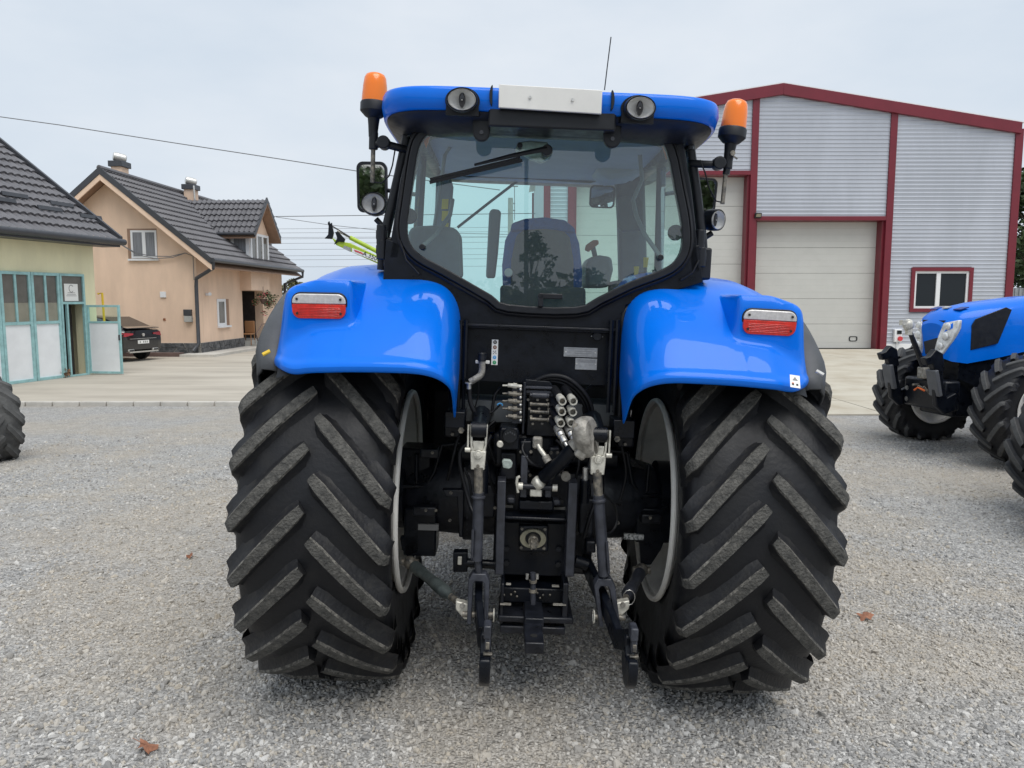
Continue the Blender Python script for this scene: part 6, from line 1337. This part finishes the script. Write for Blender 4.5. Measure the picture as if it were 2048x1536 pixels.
for d in (0, .95):
    m = MB(); q = lw_(905, 592, d); m.bb((q.x - .1, q.y, 0), (q.x + .1, q.y + .12, q.z + .08)); m.build('stand', 'lime', lo, bevel=.01)

# ------------------------------------------------------------------ two more tractors at the right, one behind the other
def parked_tractor(M_, label, linkage=True):
    t = empty('tractor', M_); tag(t, label, 'tractor')
    wheel(t, (-.87, 0, .66), .66, .235, .37, 17, .1, F2, 1, 'front_wheel', F2L, 0); wheel(t, (.87, 0, .66), .66, .235, .37, 17, .2, F2, -1, 'front_wheel', F2R, 0)
    for s_ in (-1, 1):
        m = MB(); m.lathe((s_ * .80, 0, .66), (s_ * .24, 0, 0), [(0, .2), (.5, .22), (.6, .15), (1, .12), (1, .001)], 20); m.build('hub', 'black_paint', t, smooth=40)
        rows = []
        for i in range(14):
            a_ = rad(-75 + 120 * i / 13); rows.append([Vector((s_ * x, -.80 * math.sin(a_), .66 + .80 * math.cos(a_))) for x in (.66, .72, 1.02, 1.08)])
    m = MB(); rows = []
    for y, w, zt_, zb in ((.66, .20, 1.62, 1.22), (.60, .30, 1.72, 1.18), (.45, .37, 1.80, 1.16), (.1, .41, 1.87, 1.22), (-.5, .43, 1.94, 1.34), (-1.4, .44, 1.98, 1.40), (-2.3, .45, 2.0, 1.42)):
        rows.append([Vector((x * w, y - .02 * (1 - abs(x)) * 0, zb + (zt_ - zb) * k)) for x, k in ((-1, 0), (-1, .3), (-.99, .6), (-.93, .85), (-.75, .97), (-.35, 1.02), (0, 1.035), (.35, 1.02), (.75, .97), (.93, .85), (.99, .6), (1, .3), (1, 0))])
    m.grid(rows); m.add(rows[0], [tuple(range(13))]); m.build('bonnet', 'blue_paint', t, smooth=60)
    m = MB(); rows = []
    for y, w, zt_, zb in ((.50, .30, 1.18, .92), (.30, .36, 1.20, .80), (-.3, .40, 1.30, .75), (-1.4, .42, 1.41, .72), (-2.3, .43, 1.43, .7)):
        rows.append([Vector((x * w, y, zb + (zt_ - zb) * k)) for x, k in ((-.8, 0), (-1, .2), (-1, 1), (1, 1), (1, .2), (.8, 0))])
    m.grid(rows); m.add(rows[0], [tuple(range(6))]); m.build('engine_cover', 'black_paint', t, smooth=30)
    m = MB(); m.bb((-.28, -2.3, .5), (.28, .55, .92)); m.build('chassis', 'black_paint', t, bevel=.03)
    m = MB(); m.tube([(-.8, 0, .66), (.8, 0, .66)], .10, 10); m.build('front_axle', 'black_paint', t)
    # nose: grille between two headlamps
    m = MB(); m.prism([Vector((x, .672 - .35 * abs(x), z)) for x, z in ((-.19, 1.67), (.19, 1.67), (.12, 1.40), (.05, 1.25), (-.05, 1.25), (-.12, 1.40))], (0, .03, 0)); m.build('grille', 'black_plastic', t)
    for s_ in (-1, 1):
        P = [(.19, .645, 1.64), (.33, .55, 1.68), (.335, .56, 1.58), (.30, .61, 1.42), (.22, .66, 1.26), (.13, .685, 1.25), (.12, .69, 1.33), (.15, .675, 1.48)]
        m = MB(); m.prism([Vector((s_ * x, y + .012, z)) for x, y, z in P], (0, -.05, 0)); hl = m.build('headlight', 'headlamp', t, bevel=.012, seg=3)
        for k, (x, y, z, r) in enumerate(((.25, .63, 1.60, .045), (.235, .65, 1.48, .05), (.19, .675, 1.36, .045))):
            m = MB(); m.ball((s_ * x, y + .01, z), r, 12, 8, (1, .35, 1)); m.build('reflector', 'reflector', hl)
        m = MB(); m.prism([Vector((s_ * (.422 - .055 * smooth01(.1, .45, y)), y, z)) for y, z in ((.42, 1.32), (.42, 1.62), (.38, 1.69), (.02, 1.83), (-.06, 1.80), (.10, 1.40))], (s_ * .012, 0, 0)); m.build('side_vent', 'black_plastic', t, bevel=.004)
        m = MB(); m.box((s_ * .20, .43, 1.815), (.12, .12, .01), Matrix.Rotation(rad(-14), 3, 'X')); m.build('bonnet_vent', 'blue_dark', t)
        m = MB(); m.prism([Vector((s_ * .446, y, z)) for y, z in ((-.62, 1.60), (-.56, 1.66), (-.80, 1.72), (-.88, 1.66))], (s_ * .006, 0, 0)); m.build('badge', 'silver', t, bevel=.002)
    m = MB(); m.box((0, .46, 1.825), (.09, .07, .012), Matrix.Rotation(rad(-14), 3, 'X')); m.build('badge', 'silver', t)
    # cab and rear end
    for s_ in (-1, 1):
        wheel(t, (s_ * .92, -2.75, .93), .955, .325, .535, 23, .1, REAR, -s_, 'rear_wheel', RIM_IN_L if s_ < 0 else RIM_IN_R)
        m = MB(); m.tube([(s_ * .62, -1.55, 1.4), (s_ * .60, -1.6, 2.7)], .04, 8); m.build('cab_pillar', 'black_paint', t); m = MB(); m.tube([(s_ * .70, -3.0, 1.4), (s_ * .62, -3.0, 2.7)], .04, 8); m.build('cab_pillar', 'black_paint', t)
        rows = []
        for i in range(20):
            a_ = rad(-70 + 120 * i / 19); rows.append([Vector((s_ * x, -2.75 - 1.1 * math.sin(a_), .93 + (1.1 - d_) * math.cos(a_))) for x, d_ in ((.5, .2), (.56, .05), (.75, 0), (1.05, .02), (1.15, .08))])
        m = MB(); m.grid(rows); m.build('fender', 'blue_paint', t, smooth=60, solid=.015)
    mm_ = MB(); rows = [[Vector((x, y - 2.4, z)) for x, y in sup(hw, -.85, .95, 5)] for z, hw in ((2.68, .66), (2.72, .74), (2.80, .75), (2.84, .66))]; mm_.grid(rows, True); mm_.add(rows[0], [tuple(range(63, -1, -1))]); mm_.add(rows[-1], [tuple(range(64))]); mm_.build('roof', 'blue_paint', t, smooth=50)
    m = MB(); m.add([Vector((-.6, -1.57, 1.5)), Vector((.6, -1.57, 1.5)), Vector((.58, -1.61, 2.68)), Vector((-.58, -1.61, 2.68))], [(0, 1, 2, 3)]); m.build('windscreen', 'cab_glass', t, smooth=0)
    m = MB(); m.bb((-.6, -3.0, 1.2), (.6, -1.6, 1.5)); m.build('cab_base', 'black_paint', t)
    if linkage:
        for s_ in (-1, 1):
            P = [(.62, .60), (.76, .56), (.88, .66), (.92, .92), (.93, 1.16), (.96, 1.22), (.93, 1.26), (.86, 1.25), (.82, 1.10), (.80, .92), (.74, .76), (.62, .82)]
            m = MB(); m.prism([Vector((s_ * .40 - .035, y, z)) for y, z in P], (.07, 0, 0)); m.build('front_link_arm', 'black_paint', t, bevel=.012)
            m = MB(); m.prism([Vector((s_ * .40 - .045, y, z)) for y, z in ((.80, 1.08), (.93, 1.06), (.97, 1.17), (1.04, 1.15), (1.08, 1.24), (1.01, 1.26), (.94, 1.34), (.84, 1.29))], (.09, 0, 0)); m.build('hook', 'black_paint', t, bevel=.012)
            m = MB(); m.box((s_ * .40, .905, .94), (.17, .05, .32), Matrix.Rotation(rad(-14), 3, 'X')); m.build('guard_plate', 'weight_grey', t, bevel=.01)
            for zz in (.66, .80):
                m = MB(); m.cyl((s_ * .30, .66, zz), (s_ * .30 + s_ * .0, .72, zz), .035, n=14); m.build('pin_head', 'silver', t, bevel=.004)
        m = MB(); m.bb((-.36, .50, .58), (.36, .72, .95)); m.build('linkage_frame', 'black_paint', t, bevel=.03)
        m = MB(); m.tube([(0, .72, 1.06), (0, .85, 1.32), (0, .95, 1.52)], [.036, .033, .028], 12); tl = m.build('top_link', 'dark_iron', t, smooth=50)
        m = MB(); m.ball((0, .98, 1.61), .075, 12, 8, (.6, 1, 1)); m.box((0, 1.03, 1.64), (.06, .11, .06)); m.box((0, .97, 1.56), (.06, .06, .14)); m.build('link_hook', 'pale_metal', tl, smooth=40)
        m = MB(); m.box((0, .72, 1.02), (.13, .11, .14)); m.build('link_bracket', 'cast_metal', t, bevel=.012)
        m = MB(); m.tube([(-.05, .74, .80), (.0, .80, .84), (.06, .80, .80)], .012, 8); m.build('cord', 'orange_part', t)
        for q in range(4):
            m = MB(); m.tube([(-.22 + .1 * q, .72, .72 + .05 * q), (-.2 + .1 * q, .80, .86)], .014, 8); m.build('hydraulic_fitting', 'worn_steel', t)
    else:
        for k in range(9):
            x0 = -.40 + .09 * k; m = MB(); m.prism([Vector((x0, y, z)) for y, z in ((.62, .50), (.98, .50), (1.06, .56), (1.06, .64), (1.00, .66), (1.0, .70), (1.06, .72), (1.06, .80), (1.0, .84), (.62, .84))], (.082, 0, 0)); m.build('weight', 'weight_grey', t, bevel=.010)
    m = MB(); m.tube([(-.45, -1.5, 1.95), (-.98, -1.42, 2.0), (-1.02, -1.42, 1.98)], .018, 8); m.build('mirror_arm', 'black_plastic', t)
    m = MB(); m.box((-1.0, -1.42, 1.80), (.16, .05, .32)); m.build('side_mirror', 'black_plastic', t, bevel=.03, seg=3)
    m = MB(); m.lathe((-.80, -1.38, 1.56), (0, .08, 0), [(0, .03), (.4, .06), (1, .065), (1, .001)], 18); m.build('work_light', 'reflector', t, smooth=40)
    return t
F2 = dict(tyre=tyre_mesh(.66, .235, .37), lugL=lug_mesh(-1, .66, .235, top='dusty_rubber', w=.036), lugR=lug_mesh(1, .66, .235, top='dusty_rubber', w=.036)); F2L = rim_mesh(.37, .235, 1); F2R = rim_mesh(.37, .235, -1)
ROT2 = Matrix.Rotation(rad(100.4), 4, 'Z')
n2, f2_ = W(2055, 815, 9.2), W(1850, 790, 10.9); mid2 = (n2 + f2_) / 2
parked_tractor(Matrix.Translation((mid2.x + .02, mid2.y, gz(mid2.x, mid2.y) - .02)) @ ROT2 @ Matrix.Scale(1.045, 4), 'blue tractor facing left at the right edge, front linkage raised before the warehouse')
parked_tractor(Matrix.Translation((5.23 + .34, 6.35, gz(5.2, 6.3) - .04)) @ ROT2, 'tractor in the lower right corner showing one front tyre and grey nose weights', False)
# worn wheel of a machine standing at the left edge
wc = W(-42, 846, 9.1)
lw = empty('machine_wheel', Matrix.Translation((wc.x, wc.y, 0))); tag(lw, 'worn grey lugged tyre of a machine cut off by the left edge', 'tyre')
LR = .575
LW = dict(tyre=tyre_mesh(LR, .22, .28, ('dusty_rubber',)), lugL=lug_mesh(-1, LR, .22, 24, 'dusty_rubber', 'dusty_rubber', .042), lugR=lug_mesh(1, LR, .22, 24, 'dusty_rubber', 'dusty_rubber', .042)); LWR = rim_mesh(.28, .22, -1, 'rust')
w_ = empty('wheel', Matrix.Translation((0, 0, wc.z)) @ Matrix.Rotation(rad(62), 4, 'Z'), lw); link('tyre', LW['tyre'], w_); link('rim', LWR, w_)
for sd, key in ((-1, 'lugL'), (1, 'lugR')):
    for k in range(14):
        o = link('lug', LW[key], w_); o.rotation_euler = (2 * math.pi * (k + (.5 if sd > 0 else 0)) / 14, 0, 0)
m = MB(); m.box((.02, -.42, wc.z - .22), (.40, .05, .05)); m.build('step_bar', 'rust', lw, bevel=.008); m = MB(); m.box((-.02, -.40, wc.z + .02), (.34, .10, .12)); m.build('bracket', 'black_plastic', lw, bevel=.01)

# ------------------------------------------------------------------ overhead lines and poles
def line(pts, Y, r, label, sag=0, grp='overhead power lines'):
    m = MB(); P = [W(x, y, Y) for x, y in pts]
    if len(P) == 2:
        P = [P[0].lerp(P[1], i / 16) - Vector((0, 0, sag * 4 * (i / 16) * (1 - i / 16))) for i in range(17)]
    m.tube(P, r, 5); o = m.build('power_line', 'wire', smooth=60); tag(o, label, 'power line', grp); return o
line([(-40, 228), (120, 250), (350, 286), (560, 318), (720, 343), (1000, 380)], 38, .022, 'long thin cable sloping across the open sky above both houses')
line([(548, 433), (1300, 424)], 46, .022, 'dark cable leaving the dormer roof almost level'); line([(552, 434), (660, 450), (780, 463), (1060, 470)], 46, .016, 'thin cable sinking to the right from the dormer roof')
line([(395, 394), (420, 402), (515, 428)], 34.5, .014, 'short cable crossing the dormer roof from the rear chimney')
for k, y in enumerate((457, 465, 474, 477, 486, 498, 511, 519, 533)):
    line([(530, y + 1), (1064, y - 3 + (k % 3))], 75, .016, 'one of the stacked level rail wires between house and tractor cab')
pl_ = empty('utility_pole', Matrix.Translation((W(1021, 480, 58).x, 58, 0))); tag(pl_, 'pale concrete utility pole seen through the tractor cab', 'pole')
hz = W(1021, 396, 58).z; m = MB(); m.tube([(0, 0, 0), (0, 0, hz)], [.26, .19], 10); m.build('post', 'pole_concrete', pl_, smooth=60)
m = MB(); m.tube([(.30, 0, hz - 1.6), (.30, 0, hz + .85)], .03, 6); m.tube([(.1, 0, hz + .85), (.55, 0, hz + .85)], .05, 6); m.tube([(-.1, 0, hz - .4), (.35, 0, hz - .4)], .04, 6); m.tube([(-.1, 0, hz - .9), (.35, 0, hz - .9)], .04, 6); m.build('crossarm', 'wire', pl_)

# ------------------------------------------------------------------ trees, fence, hanging basket
tree('tree', (W(588, 600, 62).x, 62, 0), W(585, 566, 62).z, 1.6, 'small hazy green tree between the orange house and the left fender', seed=4, n=45, per=55, size=.16, mt='leaf_olive')
tree('tree', (W(2085, 500, 36).x, 36, 0), W(2060, 335, 36).z, 3.4, 'tall dark tree behind the right corner of the warehouse', seed=8, n=110, per=80, size=.16)
fn = empty('fence', Matrix.Translation((W(2016, 600, 33).x, 33, 0))); tag(fn, 'corrugated metal fence beyond the right corner of the warehouse', 'fence')
fz = W(2030, 576, 33).z
for k in range(24):
    m = MB(); m.prism([Vector((k * .18 + a_, b_, 0)) for a_, b_ in ((0, 0), (.06, 0), (.08, -.04), (.14, -.04), (.16, 0), (.175, 0), (.175, .02), (0, .02))], (0, 0, fz)); m.build('sheet_rib', 'fence_metal', fn, smooth=0)
rr = random.Random(12); hbp = HM @ Hx(527, 600, .62); hbk = empty('hanging_basket', Matrix.Translation(hbp)); tag(hbk, 'hanging basket of red and pink flowers at the house entrance', 'plant')
cl = [(Vector((rr.gauss(0, .22), rr.gauss(0, .2), rr.gauss(0, .20))), .14) for _ in range(26)]
leaf_cloud(rr, cl, 26, .045).build('foliage', 'leaf_green', hbk, smooth=0); leaf_cloud(rr, [(c + Vector((.05, -.1, 0)), .12) for c, _ in cl[::3]], 10, .04).build('flowers', 'flower_red', hbk, smooth=0)
m = MB(); m.tube([(0, 0, .1), (0, 0, .55)], .012, 5); m.lathe((0, 0, -.15), (0, 0, .2), [(0, .08), (1, .16)], 14); m.build('pot', 'brown_kerb', hbk)
# what stands behind the photographer and shows in the rear glass and the paint
tree('young_tree', (.78, -13.0, 0), 3.6, .75, 'young sparse tree behind the viewpoint, mirrored in the rear glass', seed=21, n=40, per=26, size=.07, z0=.25)
tree('bush', (2.1, -13.5, 0), 2.7, 1.3, 'rounded bush behind the viewpoint, mirrored in the rear glass', cat='bush', seed=23, n=40, per=60, size=.09, z0=.05)
pm = empty('utility_pole', Matrix.Translation((.56, -13.6, 0))); tag(pm, 'dark slender pole behind the viewpoint, mirrored in the rear glass', 'pole'); m = MB(); m.tube([(0, 0, 0), (0, 0, 6.6)], [.07, .05], 8); m.build('post', 'trim_dark', pm)
rr = random.Random(31); hd = leaf_cloud(rr, [(Vector((-26 + 52 * i / 130 + rr.uniform(-.3, .3), -16.5 + rr.uniform(-1.2, 1.2), .3 + (1.9 + 2.4 * max(0, math.sin(i * .13) * math.sin(i * .047 + 1)) * (1 if abs(-26 + 52 * i / 130 - 0.0) > 5 else .2)) * rr.random() ** .8)), .6) for i in range(131) for _ in range(5)], 56, .17).build('hedge', 'leaf_green', smooth=0); hd['kind'] = 'stuff'; hd['label'] = 'long dark hedge with taller trees behind the viewpoint'
# fallen leaves
for i, (px, py, s_) in enumerate(((1731, 1219, .055), (381, 1136, .03), (296, 1526, .05))):
    c = G(px, py); c.z = gz(c.x, c.y) + .022; m = MB(); n_ = 14; r2 = random.Random(i)
    P = [Vector((s_ * (1 + .35 * math.cos(5 * a)) * math.cos(a) * .8, s_ * (1 + .35 * math.cos(5 * a)) * math.sin(a) * .8, .012 * math.sin(3 * a + i))) for a in (2 * math.pi * k / n_ for k in range(n_))]
    m.add([Vector((0, 0, .008))] + P, [(0, 1 + k, 1 + (k + 1) % n_) for k in range(n_)]); m.tube([(0, 0, .004), (s_ * 1.4, s_ * .5, .012)], .0015, 5)
    o = m.build('fallen_leaf', 'dead_leaf', smooth=60); o.location = c; o.rotation_euler = (rad(12), rad(-10), i * 1.3)
    tag(o, ['curled rust coloured leaf on the gravel right of the right tyre', 'dry brown leaf on the gravel left of the left tyre', 'pale brown leaf at the bottom edge of the gravel'][i], 'leaf')
